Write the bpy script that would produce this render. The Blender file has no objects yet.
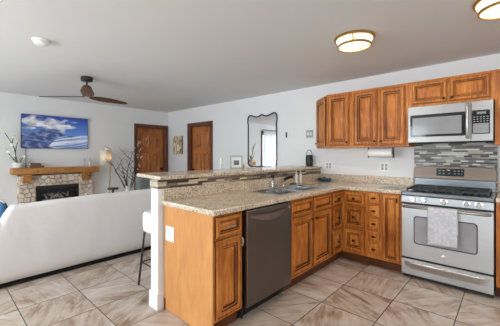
import bpy, bmesh, math, random
from mathutils import Vector, Matrix, noise
R = random.Random(7)
PI = math.pi
sc = bpy.context.scene
col = sc.collection

# ------------------------------------------------------------------ camera
cam_d = bpy.data.cameras.new('camera')
cam_d.sensor_width = 36.0
cam_d.lens = 287.565 / 500 * 36
cam_d.shift_y = -8.475 / 500
cam_d.clip_start = 0.05
cam = bpy.data.objects.new('camera', cam_d)
cam.location = (0, 0, 1.3045)
cam.rotation_euler = (PI / 2, 0, 0.7371)
col.objects.link(cam)
sc.camera = cam
# ------------------------------------------------------------------ world, exposure
sc.view_settings.view_transform = 'Standard'
sc.view_settings.look = 'None'
sc.view_settings.gamma = 1.0
sc.view_settings.use_curve_mapping = False
sc.view_settings.exposure = -0.28
world = bpy.data.worlds.new('world')
sc.world = world
world.use_nodes = True
wb = world.node_tree.nodes['Background']
wb.inputs['Color'].default_value = (0.80, 0.90, 1.0, 1)
wb.inputs['Strength'].default_value = 1.5
sc.cycles.max_bounces = 12
sc.cycles.diffuse_bounces = 8
sc.cycles.glossy_bounces = 5
sc.cycles.transparent_max_bounces = 12
sc.cycles.sample_clamp_indirect = 6.0


def area(name, loc, rot, sx, sy, power, colr):
    l = bpy.data.lights.new(name, 'AREA')
    l.shape = 'RECTANGLE'
    l.size, l.size_y = sx, sy
    l.energy = power
    l.color = colr
    o = bpy.data.objects.new(name, l)
    o.location, o.rotation_euler = loc, rot
    col.objects.link(o)
    return o


# daylight standing outside the windows, facing in
area('daylight_front_window', (-3.0, -3.05, 1.85), (PI / 2 - 0.42, 0, 0), 2.6, 1.6, 215, (0.86, 0.935, 1.0))
area('daylight_kitchen_window', (0.95, -3.05, 1.85), (PI / 2 - 0.42, 0, 0), 1.5, 1.6, 230, (0.86, 0.935, 1.0))
area('daylight_patio_door', (-7.05, -0.37, 1.25), (PI / 2 - 0.25, 0, -PI / 2), 1.5, 2.0, 15, (0.91, 0.96, 1.0))
area('left_fill_light', (-7.0, -1.8, 1.75), (PI / 2 - 0.30, 0, -PI / 2), 1.2, 1.5, 200, (0.86, 0.935, 1.0))  # added lamp for light from the left, at a made-up window
# added fill lamps outside, tilted up to brighten the ceiling
area('ceiling_fill_front', (-3.0, -3.3, 0.35), (PI / 2 + 0.60, 0, 0), 2.8, 1.4, 290, (0.89, 0.95, 1.0))
area('ceiling_fill_kitchen', (0.95, -3.3, 0.35), (PI / 2 + 0.60, 0, 0), 1.8, 1.4, 350, (0.89, 0.95, 1.0))


# ------------------------------------------------------------------ materials
def mat(name):
    m = bpy.data.materials.new(name)
    m.use_nodes = True
    nt = m.node_tree
    b = nt.nodes['Principled BSDF']
    return m, nt, b


def N(nt, t, **kw):
    n = nt.nodes.new(t)
    for k, v in kw.items():
        if k in ('operation', 'blend_type', 'data_type', 'interpolation_type', 'feature', 'rotation_type', 'noise_dimensions', 'attribute_name', 'axis', 'white_dim'):
            if k == 'white_dim':
                n.noise_dimensions = v
            else:
                setattr(n, k, v)
        else:
            n.inputs[k.replace('_', ' ')].default_value = v
    return n


def math_n(nt, op, a, b=None):
    n = nt.nodes.new('ShaderNodeMath')
    n.operation = op
    for i, v in enumerate((a, b)):
        if v is None:
            continue
        if hasattr(v, 'is_linked'):
            nt.links.new(v, n.inputs[i])
        else:
            n.inputs[i].default_value = v
    return n.outputs[0]


def ramp(nt, fac, stops, interp='LINEAR'):
    n = nt.nodes.new('ShaderNodeValToRGB')
    n.color_ramp.interpolation = interp
    e = n.color_ramp.elements
    while len(e) < len(stops):
        e.new(0.5)
    for i, (p, c) in enumerate(stops):
        e[i].position = p
        e[i].color = (*c, 1)
    nt.links.new(fac, n.inputs[0])
    return n.outputs[0]


def simple(name, c, rough=0.5, metal=0.0, var=0.04, scale=8.0, spec=0.5, bump=0.0, bscale=60):
    m, nt, b = mat(name)
    tc = nt.nodes.new('ShaderNodeTexCoord')
    nz = N(nt, 'ShaderNodeTexNoise', Scale=scale, Detail=3.0)
    nt.links.new(tc.outputs['Object'], nz.inputs['Vector'])
    lo = tuple(max(0, x * (1 - var)) for x in c)
    hi = tuple(min(1, x * (1 + var)) for x in c)
    nt.links.new(ramp(nt, nz.outputs[0], [(0.3, lo), (0.7, hi)]), b.inputs['Base Color'])
    b.inputs['Roughness'].default_value = rough
    b.inputs['Metallic'].default_value = metal
    b.inputs['Specular IOR Level'].default_value = spec
    if bump:
        n2 = N(nt, 'ShaderNodeTexNoise', Scale=bscale, Detail=2.0)
        nt.links.new(tc.outputs['Object'], n2.inputs['Vector'])
        bp = N(nt, 'ShaderNodeBump', Strength=bump, Distance=0.01)
        nt.links.new(n2.outputs[0], bp.inputs['Height'])
        nt.links.new(bp.outputs[0], b.inputs['Normal'])
    return m


def wood(name, dark, mid, light, rough=0.35, stretch=(14, 14, 1.6), blotch=2.5, coat=0.0):
    m, nt, b = mat(name)
    tc = nt.nodes.new('ShaderNodeTexCoord')
    oi = nt.nodes.new('ShaderNodeObjectInfo')
    add = nt.nodes.new('ShaderNodeVectorMath')
    add.operation = 'ADD'
    nt.links.new(tc.outputs['Object'], add.inputs[0])
    nt.links.new(math_n(nt, 'MULTIPLY', oi.outputs['Random'], 13.0), add.inputs[1])
    mp = nt.nodes.new('ShaderNodeMapping')
    mp.inputs['Scale'].default_value = stretch
    nt.links.new(add.outputs[0], mp.inputs[0])
    g = N(nt, 'ShaderNodeTexNoise', Scale=3.0, Detail=5.0, Distortion=1.2)
    nt.links.new(mp.outputs[0], g.inputs['Vector'])
    bl = N(nt, 'ShaderNodeTexNoise', Scale=blotch, Detail=2.0)
    nt.links.new(add.outputs[0], bl.inputs['Vector'])
    f = math_n(nt, 'ADD', math_n(nt, 'MULTIPLY', g.outputs[0], 0.55), math_n(nt, 'MULTIPLY', bl.outputs[0], 0.45))
    nt.links.new(ramp(nt, f, [(0.34, dark), (0.5, mid), (0.66, light)]), b.inputs['Base Color'])
    b.inputs['Roughness'].default_value = rough
    b.inputs['Specular IOR Level'].default_value = 0.3
    b.inputs['Coat Weight'].default_value = coat
    b.inputs['Coat Roughness'].default_value = 0.2
    return m


M = {}
M['wall'] = simple('wall_paint', (0.82, 0.82, 0.82), 0.75, var=0.01, scale=2, spec=0.2)
M['ceiling'] = simple('ceiling_paint', (0.75, 0.755, 0.76), 0.85, var=0.01, scale=2, spec=0.1)
M['white'] = simple('white_paint', (0.86, 0.86, 0.86), 0.45, var=0.015)
M['plastic'] = simple('white_plastic', (0.90, 0.90, 0.89), 0.4, var=0.01)
M['greyplate'] = simple('grey_plate', (0.36, 0.37, 0.38), 0.45, var=0.02)
M['cab'] = wood('honey_maple', (0.27, 0.068, 0.010), (0.51, 0.160, 0.026), (0.74, 0.285, 0.060), 0.40, coat=0.0)
M['panel'] = wood('maple_veneer', (0.54, 0.225, 0.065), (0.62, 0.275, 0.088), (0.69, 0.325, 0.11), 0.35, stretch=(5, 5, 1.2), coat=0.1)
M['glaze_and_shade'] = wood('maple_glaze_and_gap_shade', (0.055, 0.014, 0.004), (0.085, 0.022, 0.006), (0.12, 0.034, 0.009), 0.4)  # glazed grooves, and painted gap shade on the front edges
M['toe'] = wood('toe_board', (0.085, 0.024, 0.009), (0.13, 0.038, 0.013), (0.18, 0.056, 0.020), 0.35, stretch=(1.6, 14, 14))  # darkened to paint in the deep shadow under the cabinet fronts
M['door'] = wood('alder_door', (0.27, 0.085, 0.024), (0.43, 0.150, 0.042), (0.56, 0.215, 0.064), 0.4, stretch=(9, 9, 1.2))
M['casing'] = wood('dark_casing', (0.10, 0.034, 0.018), (0.145, 0.049, 0.026), (0.19, 0.066, 0.035), 0.4)
M['mantel'] = wood('pine_mantel', (0.30, 0.115, 0.028), (0.46, 0.20, 0.052), (0.55, 0.26, 0.075), 0.45, stretch=(9, 1.0, 9), blotch=6)
M['fanwood'] = wood('walnut_blade', (0.070, 0.028, 0.010), (0.115, 0.049, 0.018), (0.165, 0.074, 0.028), 0.5, stretch=(4, 4, 12))
M['bronze'] = simple('dark_bronze', (0.055, 0.038, 0.032), 0.4, 0.6)
M['knob'] = simple('oil_rubbed_bronze', (0.022, 0.017, 0.014), 0.35, 0.7)
M['black'] = simple('black_gloss', (0.012, 0.012, 0.014), 0.15)
M['blackglass'] = simple('black_glass', (0.014, 0.014, 0.016), 0.07, var=0.0)
M['screen'] = simple('oven_glass', (0.27, 0.27, 0.285), 0.12, var=0.1, scale=5)
M['filmglass'] = simple('coated_oven_glass', (0.33, 0.32, 0.335), 0.10, var=0.12, scale=6)
_b = M['filmglass'].node_tree.nodes['Principled BSDF']
_b.inputs['Thin Film Thickness'].default_value = 420
_b.inputs['Thin Film IOR'].default_value = 1.7
_b.inputs['Specular IOR Level'].default_value = 0.9
M['iron'] = simple('cast_iron', (0.012, 0.012, 0.013), 0.45)
M['matteblack'] = simple('matte_black', (0.017, 0.018, 0.020), 0.5)
M['dark'] = simple('dark_gap', (0.010, 0.009, 0.008), 0.8)
M['chrome'] = simple('chrome', (0.78, 0.78, 0.79), 0.12, 1.0, var=0.0)
M['satin'] = simple('satin_nickel', (0.55, 0.53, 0.50), 0.3, 1.0, var=0.0)
M['brass'] = simple('aged_brass', (0.62, 0.40, 0.13), 0.3, 1.0, var=0.05)
M['towel'] = simple('grey_towel', (0.60, 0.60, 0.63), 0.95, var=0.13, scale=35, spec=0.05, bump=0.5, bscale=160)
M['sofa'] = simple('white_slipcover', (0.82, 0.79, 0.78), 0.9, var=0.015, scale=3, spec=0.1, bump=0.35, bscale=11)
M['blue'] = simple('blue_fabric', (0.055, 0.15, 0.30), 0.9, var=0.25, scale=14, spec=0.1)
M['tan'] = simple('tan_trim', (0.55, 0.40, 0.27), 0.8, var=0.08)
M['greygreen'] = simple('grey_green_fabric', (0.17, 0.195, 0.18), 0.9, var=0.06, spec=0.1)
M['cream'] = simple('cream_leather', (0.80, 0.78, 0.74), 0.55, var=0.015)
M['ceramic'] = simple('white_ceramic', (0.80, 0.80, 0.78), 0.25, var=0.01)
M['teal'] = simple('teal_enamel', (0.014, 0.058, 0.085), 0.2, var=0.1)
M['green'] = simple('leaf_green', (0.10, 0.16, 0.035), 0.55, var=0.3, scale=20)
M['petal'] = simple('pale_petal', (0.86, 0.85, 0.68), 0.6, var=0.1, scale=20)
M['blossom'] = simple('white_blossom', (0.85, 0.80, 0.74), 0.7, var=0.05)
M['twig'] = simple('dark_twig', (0.045, 0.030, 0.022), 0.8, var=0.2, scale=30)
M['book'] = simple('brown_cloth', (0.19, 0.085, 0.045), 0.7, var=0.1)
M['firebox'] = simple('firebox', (0.018, 0.018, 0.019), 0.5)
M['log'] = simple('white_birch_log', (0.30, 0.275, 0.26), 0.8, var=0.3, scale=30)
M['rattan'] = wood('bent_wood', (0.40, 0.24, 0.12), (0.52, 0.33, 0.17), (0.60, 0.40, 0.22), 0.5)
M['paper'] = simple('paper_towel', (0.86, 0.86, 0.85), 0.9, var=0.01)
M['photo'] = simple('grey_photograph', (0.16, 0.16, 0.17), 0.4, var=0.9, scale=60)
M['candle'] = simple('ivory_candle', (0.85, 0.82, 0.74), 0.5, var=0.01)
M['amber'] = simple('amber_bottle', (0.62, 0.45, 0.22), 0.2, var=0.05)
M['sponge'] = simple('green_sponge', (0.06, 0.17, 0.05), 0.9, var=0.3, scale=60)
M['board'] = simple('bamboo_tray', (0.55, 0.40, 0.20), 0.5, var=0.1)
M['mortar'] = simple('mortar', (0.24, 0.18, 0.135), 0.9, var=0.08, scale=30)
M['caulk'] = simple('grey_trim', (0.48, 0.48, 0.47), 0.5)


def steel(name, c, rough, stretch=(1, 1, 60)):
    m, nt, b = mat(name)
    tc = nt.nodes.new('ShaderNodeTexCoord')
    mp = nt.nodes.new('ShaderNodeMapping')
    mp.inputs['Scale'].default_value = stretch
    nt.links.new(tc.outputs['Object'], mp.inputs[0])
    nz = N(nt, 'ShaderNodeTexNoise', Scale=6.0, Detail=3.0)
    nt.links.new(mp.outputs[0], nz.inputs['Vector'])
    nt.links.new(ramp(nt, nz.outputs[0], [(0.3, tuple(x * 0.93 for x in c)), (0.7, tuple(min(1, x * 1.05) for x in c))]), b.inputs['Base Color'])
    b.inputs['Metallic'].default_value = 1.0
    nt.links.new(math_n(nt, 'ADD', math_n(nt, 'MULTIPLY', nz.outputs[0], 0.1), rough - 0.05), b.inputs['Roughness'])
    return m


M['steel'] = steel('brushed_steel', (0.56, 0.565, 0.57), 0.36)
M['ctlsteel'] = steel('panel_steel', (0.38, 0.385, 0.39), 0.38)
M['bowlsteel'] = steel('bowl_steel', (0.42, 0.41, 0.40), 0.25)  # darker copy of the sink steel, painting shade inside the bowls
M['mwsteel'] = steel('taupe_steel', (0.30, 0.285, 0.275), 0.36)
M['darksteel'] = steel('blue_grey_steel', (0.22, 0.235, 0.25), 0.30)
M['steelsink'] = steel('sink_steel', (0.62, 0.62, 0.62), 0.33)
M['slate'] = steel('slate_steel', (0.20, 0.175, 0.155), 0.34)
M['bronzesteel'] = steel('warm_steel', (0.185, 0.145, 0.118), 0.34)
M['slatehi'] = steel('slate_steel_trim', (0.30, 0.27, 0.245), 0.3)


def granite_mat():
    m, nt, b = mat('granite')
    tc = nt.nodes.new('ShaderNodeTexCoord')
    n1 = N(nt, 'ShaderNodeTexNoise', Scale=72.0, Detail=5.0, Roughness=0.65)
    n2 = N(nt, 'ShaderNodeTexNoise', Scale=7.0, Detail=3.0)
    v = N(nt, 'ShaderNodeTexVoronoi', Scale=100.0)
    for n in (n1, n2, v):
        nt.links.new(tc.outputs['Object'], n.inputs['Vector'])
    f = math_n(nt, 'ADD', math_n(nt, 'MULTIPLY', n1.outputs[0], 0.75), math_n(nt, 'MULTIPLY', n2.outputs[0], 0.25))
    c1 = ramp(nt, f, [(0.33, (0.045, 0.028, 0.018)), (0.405, (0.29, 0.19, 0.12)), (0.46, (0.58, 0.45, 0.315)), (0.54, (0.72, 0.61, 0.47)), (0.63, (0.84, 0.78, 0.68))])
    sep = nt.nodes.new('ShaderNodeSeparateColor')
    nt.links.new(v.outputs['Color'], sep.inputs[0])
    c2 = ramp(nt, sep.outputs[0], [(0.0, (0.07, 0.045, 0.03)), (0.11, (0.50, 0.38, 0.26)), (0.50, (0.68, 0.56, 0.42)), (0.80, (0.86, 0.81, 0.72))], 'CONSTANT')
    mx = nt.nodes.new('ShaderNodeMix')
    mx.data_type = 'RGBA'
    mx.inputs[0].default_value = 0.45
    nt.links.new(c1, mx.inputs[6])
    nt.links.new(c2, mx.inputs[7])
    nt.links.new(mx.outputs[2], b.inputs['Base Color'])
    b.inputs['Roughness'].default_value = 0.17
    return m


M['granite'] = granite_mat()


def floor_mat():
    m, nt, b = mat('stone_look_tile')
    tc = nt.nodes.new('ShaderNodeTexCoord')
    sep = nt.nodes.new('ShaderNodeSeparateXYZ')
    nt.links.new(tc.outputs['Object'], sep.inputs[0])
    T = 0.457
    ux = math_n(nt, 'DIVIDE', math_n(nt, 'ADD', sep.outputs[0], 0.325), T)
    uy = math_n(nt, 'DIVIDE', math_n(nt, 'SUBTRACT', sep.outputs[1], 0.48), T)
    ix, iy = math_n(nt, 'FLOOR', ux), math_n(nt, 'FLOOR', uy)
    fx = math_n(nt, 'ABSOLUTE', math_n(nt, 'SUBTRACT', math_n(nt, 'FRACT', ux), 0.5))
    fy = math_n(nt, 'ABSOLUTE', math_n(nt, 'SUBTRACT', math_n(nt, 'FRACT', uy), 0.5))
    edge = math_n(nt, 'GREATER_THAN', math_n(nt, 'MAXIMUM', fx, fy), 0.5 - 0.0075)
    cmb = nt.nodes.new('ShaderNodeCombineXYZ')
    nt.links.new(ix, cmb.inputs[0])
    nt.links.new(iy, cmb.inputs[1])
    wn = nt.nodes.new('ShaderNodeTexWhiteNoise')
    wn.noise_dimensions = '3D'
    nt.links.new(cmb.outputs[0], wn.inputs['Vector'])
    ang = math_n(nt, 'MULTIPLY', wn.outputs['Value'], 3.1)
    rot = nt.nodes.new('ShaderNodeVectorRotate')
    rot.rotation_type = 'Z_AXIS'
    nt.links.new(tc.outputs['Object'], rot.inputs['Vector'])
    nt.links.new(ang, rot.inputs['Angle'])
    sh = nt.nodes.new('ShaderNodeVectorMath')
    sh.operation = 'MULTIPLY_ADD'
    nt.links.new(wn.outputs['Color'], sh.inputs[0])
    sh.inputs[1].default_value = (7, 7, 7)
    nt.links.new(rot.outputs[0], sh.inputs[2])
    mp = nt.nodes.new('ShaderNodeMapping')
    mp.inputs['Scale'].default_value = (1.3, 6.5, 1)
    nt.links.new(sh.outputs[0], mp.inputs[0])
    nz = N(nt, 'ShaderNodeTexNoise', Scale=1.7, Detail=9.0, Roughness=0.70, Distortion=1.0)
    nt.links.new(mp.outputs[0], nz.inputs['Vector'])
    nb = N(nt, 'ShaderNodeTexNoise', Scale=4.2, Detail=5.0)
    nt.links.new(sh.outputs[0], nb.inputs['Vector'])
    f = math_n(nt, 'ADD', math_n(nt, 'MULTIPLY', nz.outputs[0], 0.62), math_n(nt, 'MULTIPLY', nb.outputs[0], 0.38))
    f = math_n(nt, 'ADD', f, math_n(nt, 'MULTIPLY', math_n(nt, 'SUBTRACT', wn.outputs['Value'], 0.5), 0.05))
    c = ramp(nt, f, [(0.34, (0.21, 0.120, 0.076)), (0.42, (0.38, 0.265, 0.195)), (0.49, (0.53, 0.425, 0.350)), (0.57, (0.61, 0.520, 0.45)), (0.68, (0.70, 0.64, 0.59))])
    mx = nt.nodes.new('ShaderNodeMix')
    mx.data_type = 'RGBA'
    nt.links.new(edge, mx.inputs[0])
    nt.links.new(c, mx.inputs[6])
    mx.inputs[7].default_value = (0.050, 0.032, 0.022, 1)
    nt.links.new(mx.outputs[2], b.inputs['Base Color'])
    b.inputs['Roughness'].default_value = 0.34
    h = math_n(nt, 'SUBTRACT', math_n(nt, 'MULTIPLY', nz.outputs[0], 0.3), edge)
    bp = N(nt, 'ShaderNodeBump', Strength=0.25, Distance=0.003)
    nt.links.new(h, bp.inputs['Height'])
    nt.links.new(bp.outputs[0], b.inputs['Normal'])
    return m


M['floor'] = floor_mat()


def mosaic_mat(name, axis, row, length, cols, mort=(0.22, 0.20, 0.18), zoff=0.0):
    """thin linear strips of glass and stone: axis = 0 for a wall along x, 1 along y"""
    m, nt, b = mat(name)
    geo = nt.nodes.new('ShaderNodeTexCoord')
    sep = nt.nodes.new('ShaderNodeSeparateXYZ')
    nt.links.new(geo.outputs['Object'], sep.inputs[0])
    v = math_n(nt, 'DIVIDE', math_n(nt, 'ADD', sep.outputs[2], zoff), row)
    iv = math_n(nt, 'FLOOR', v)
    w1 = nt.nodes.new('ShaderNodeTexWhiteNoise')
    w1.noise_dimensions = '1D'
    nt.links.new(iv, w1.inputs['W'])
    a = sep.outputs[0] if axis == 0 else math_n(nt, 'ADD', sep.outputs[1], sep.outputs[0])
    ln = math_n(nt, 'MULTIPLY', math_n(nt, 'ADD', w1.outputs['Value'], 0.6), length)
    u = math_n(nt, 'ADD', math_n(nt, 'DIVIDE', a, ln), math_n(nt, 'MULTIPLY', w1.outputs['Value'], 37.0))
    iu = math_n(nt, 'FLOOR', u)
    cb = nt.nodes.new('ShaderNodeCombineXYZ')
    nt.links.new(iu, cb.inputs[0])
    nt.links.new(iv, cb.inputs[1])
    w2 = nt.nodes.new('ShaderNodeTexWhiteNoise')
    w2.noise_dimensions = '3D'
    nt.links.new(cb.outputs[0], w2.inputs['Vector'])
    c = ramp(nt, w2.outputs['Value'], [(i / len(cols), cc) for i, cc in enumerate(cols)], 'CONSTANT')
    ez = math_n(nt, 'GREATER_THAN', math_n(nt, 'ABSOLUTE', math_n(nt, 'SUBTRACT', math_n(nt, 'FRACT', v), 0.5)), 0.45)
    eu = math_n(nt, 'GREATER_THAN', math_n(nt, 'ABSOLUTE', math_n(nt, 'SUBTRACT', math_n(nt, 'FRACT', u), 0.5)), 0.49)
    e = math_n(nt, 'MAXIMUM', ez, eu)
    mx = nt.nodes.new('ShaderNodeMix')
    mx.data_type = 'RGBA'
    nt.links.new(e, mx.inputs[0])
    nt.links.new(c, mx.inputs[6])
    mx.inputs[7].default_value = (*mort, 1)
    nt.links.new(mx.outputs[2], b.inputs['Base Color'])
    b.inputs['Roughness'].default_value = 0.32
    b.inputs['Specular IOR Level'].default_value = 0.35
    return m


M['mosaic'] = mosaic_mat('mosaic_strip', 0, 0.0185, 0.105, [(0.46, 0.43, 0.38), (0.11, 0.105, 0.10), (0.70, 0.67, 0.60), (0.045, 0.038, 0.034), (0.34, 0.30, 0.25), (0.62, 0.60, 0.56), (0.16, 0.108, 0.072), (0.37, 0.35, 0.31), (0.20, 0.205, 0.21)])
M['mosaicbar'] = mosaic_mat('mosaic_bar_strip', 1, 0.0192, 0.15, [(0.16, 0.12, 0.085), (0.31, 0.25, 0.175), (0.035, 0.028, 0.026), (0.68, 0.58, 0.42), (0.22, 0.175, 0.12), (0.08, 0.062, 0.05), (0.50, 0.42, 0.30), (0.14, 0.12, 0.10)], (0.20, 0.165, 0.13))


def attr_mat(name, rough=0.8, emit=0.0, bump=0.0):
    m, nt, b = mat(name)
    a = nt.nodes.new('ShaderNodeAttribute')
    a.attribute_name = 'tone'
    if emit:
        b.inputs['Base Color'].default_value = (0.01, 0.01, 0.01, 1)
        nt.links.new(a.outputs['Color'], b.inputs['Emission Color'])
        b.inputs['Emission Strength'].default_value = emit
        b.inputs['Roughness'].default_value = 0.35
        return m
    tc = nt.nodes.new('ShaderNodeTexCoord')
    nz = N(nt, 'ShaderNodeTexNoise', Scale=26.0, Detail=4.0)
    nt.links.new(tc.outputs['Object'], nz.inputs['Vector'])
    mx = nt.nodes.new('ShaderNodeMix')
    mx.data_type = 'RGBA'
    mx.blend_type = 'MULTIPLY'
    mx.inputs[0].default_value = 0.6
    nt.links.new(a.outputs['Color'], mx.inputs[6])
    nt.links.new(ramp(nt, nz.outputs[0], [(0.3, (0.72, 0.68, 0.64)), (0.7, (1.1, 1.08, 1.05))]), mx.inputs[7])
    nt.links.new(mx.outputs[2], b.inputs['Base Color'])
    b.inputs['Roughness'].default_value = rough
    return m


M['stone'] = attr_mat('field_stone')
M['tvpicture'] = attr_mat('tv_picture', emit=0.85)
M['artpicture'] = attr_mat('painted_canvas')


def glow(name, c, strength, base=(0.9, 0.85, 0.75)):
    m, nt, b = mat(name)
    tc = nt.nodes.new('ShaderNodeTexCoord')
    nz = N(nt, 'ShaderNodeTexNoise', Scale=9.0, Detail=3.0)
    nt.links.new(tc.outputs['Object'], nz.inputs['Vector'])
    nt.links.new(ramp(nt, nz.outputs[0], [(0.3, tuple(x * 0.85 for x in c)), (0.7, c)]), b.inputs['Emission Color'])
    b.inputs['Emission Strength'].default_value = strength
    b.inputs['Base Color'].default_value = (*base, 1)
    b.inputs['Roughness'].default_value = 0.3
    return m


M['alabaster'] = glow('lit_alabaster', (1.0, 0.85, 0.60), 1.5)
M['digits'] = glow('display_digits', (0.75, 0.85, 0.9), 0.55, (0.05, 0.05, 0.05))


def shade_mat():
    m, nt, b = mat('linen_lampshade')
    b.inputs['Base Color'].default_value = (0.86, 0.84, 0.80, 1)
    b.inputs['Roughness'].default_value = 0.9
    tr = nt.nodes.new('ShaderNodeBsdfTranslucent')
    tr.inputs[0].default_value = (0.95, 0.86, 0.72, 1)
    mx = nt.nodes.new('ShaderNodeMixShader')
    mx.inputs[0].default_value = 0.4
    nt.links.new(b.outputs[0], mx.inputs[1])
    nt.links.new(tr.outputs[0], mx.inputs[2])
    nt.links.new(mx.outputs[0], nt.nodes['Material Output'].inputs[0])
    return m


M['shade'] = shade_mat()


def pane_mat(name, tint, gloss=0.08):
    m, nt, b = mat(name)
    nt.nodes.remove(b)
    t = nt.nodes.new('ShaderNodeBsdfTransparent')
    t.inputs[0].default_value = (*tint, 1)
    g = nt.nodes.new('ShaderNodeBsdfGlossy')
    g.inputs['Roughness'].default_value = 0.03
    mx = nt.nodes.new('ShaderNodeMixShader')
    mx.inputs[0].default_value = gloss
    nt.links.new(t.outputs[0], mx.inputs[1])
    nt.links.new(g.outputs[0], mx.inputs[2])
    nt.links.new(mx.outputs[0], nt.nodes['Material Output'].inputs[0])
    return m


M['pane'] = pane_mat('window_glass', (0.96, 0.98, 0.98))
M['clearboard'] = pane_mat('clear_board', (0.80, 0.83, 0.83), 0.22)


def curtain_mat():
    m, nt, b = mat('sheer_curtain')
    b.inputs['Base Color'].default_value = (0.9, 0.9, 0.92, 1)
    b.inputs['Roughness'].default_value = 0.9
    tr = nt.nodes.new('ShaderNodeBsdfTranslucent')
    tr.inputs[0].default_value = (0.95, 0.95, 0.97, 1)
    tp = nt.nodes.new('ShaderNodeBsdfTransparent')
    m1 = nt.nodes.new('ShaderNodeMixShader')
    m1.inputs[0].default_value = 0.6
    m2 = nt.nodes.new('ShaderNodeMixShader')
    m2.inputs[0].default_value = 0.06
    nt.links.new(b.outputs[0], m1.inputs[1])
    nt.links.new(tr.outputs[0], m1.inputs[2])
    nt.links.new(m1.outputs[0], m2.inputs[1])
    nt.links.new(tp.outputs[0], m2.inputs[2])
    nt.links.new(m2.outputs[0], nt.nodes['Material Output'].inputs[0])
    return m


M['curtain'] = curtain_mat()


def mirror_mat():
    m, nt, b = mat('mirror_glass')
    b.inputs['Base Color'].default_value = (0.93, 0.94, 0.94, 1)
    b.inputs['Metallic'].default_value = 1
    b.inputs['Roughness'].default_value = 0.01
    return m


M['mirror'] = mirror_mat()


# ------------------------------------------------------------------ mesh builder
def face_map(origin, sdir, ndir):
    """local (s along the face, z up, n outward) to world"""
    o, s, n = Vector(origin), Vector(sdir).normalized(), Vector(ndir).normalized()
    return lambda a, z, c: (o.x + s.x * a + n.x * c, o.y + s.y * a + n.y * c, o.z + z)


ID = lambda a, b, c: (a, b, c)


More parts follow.
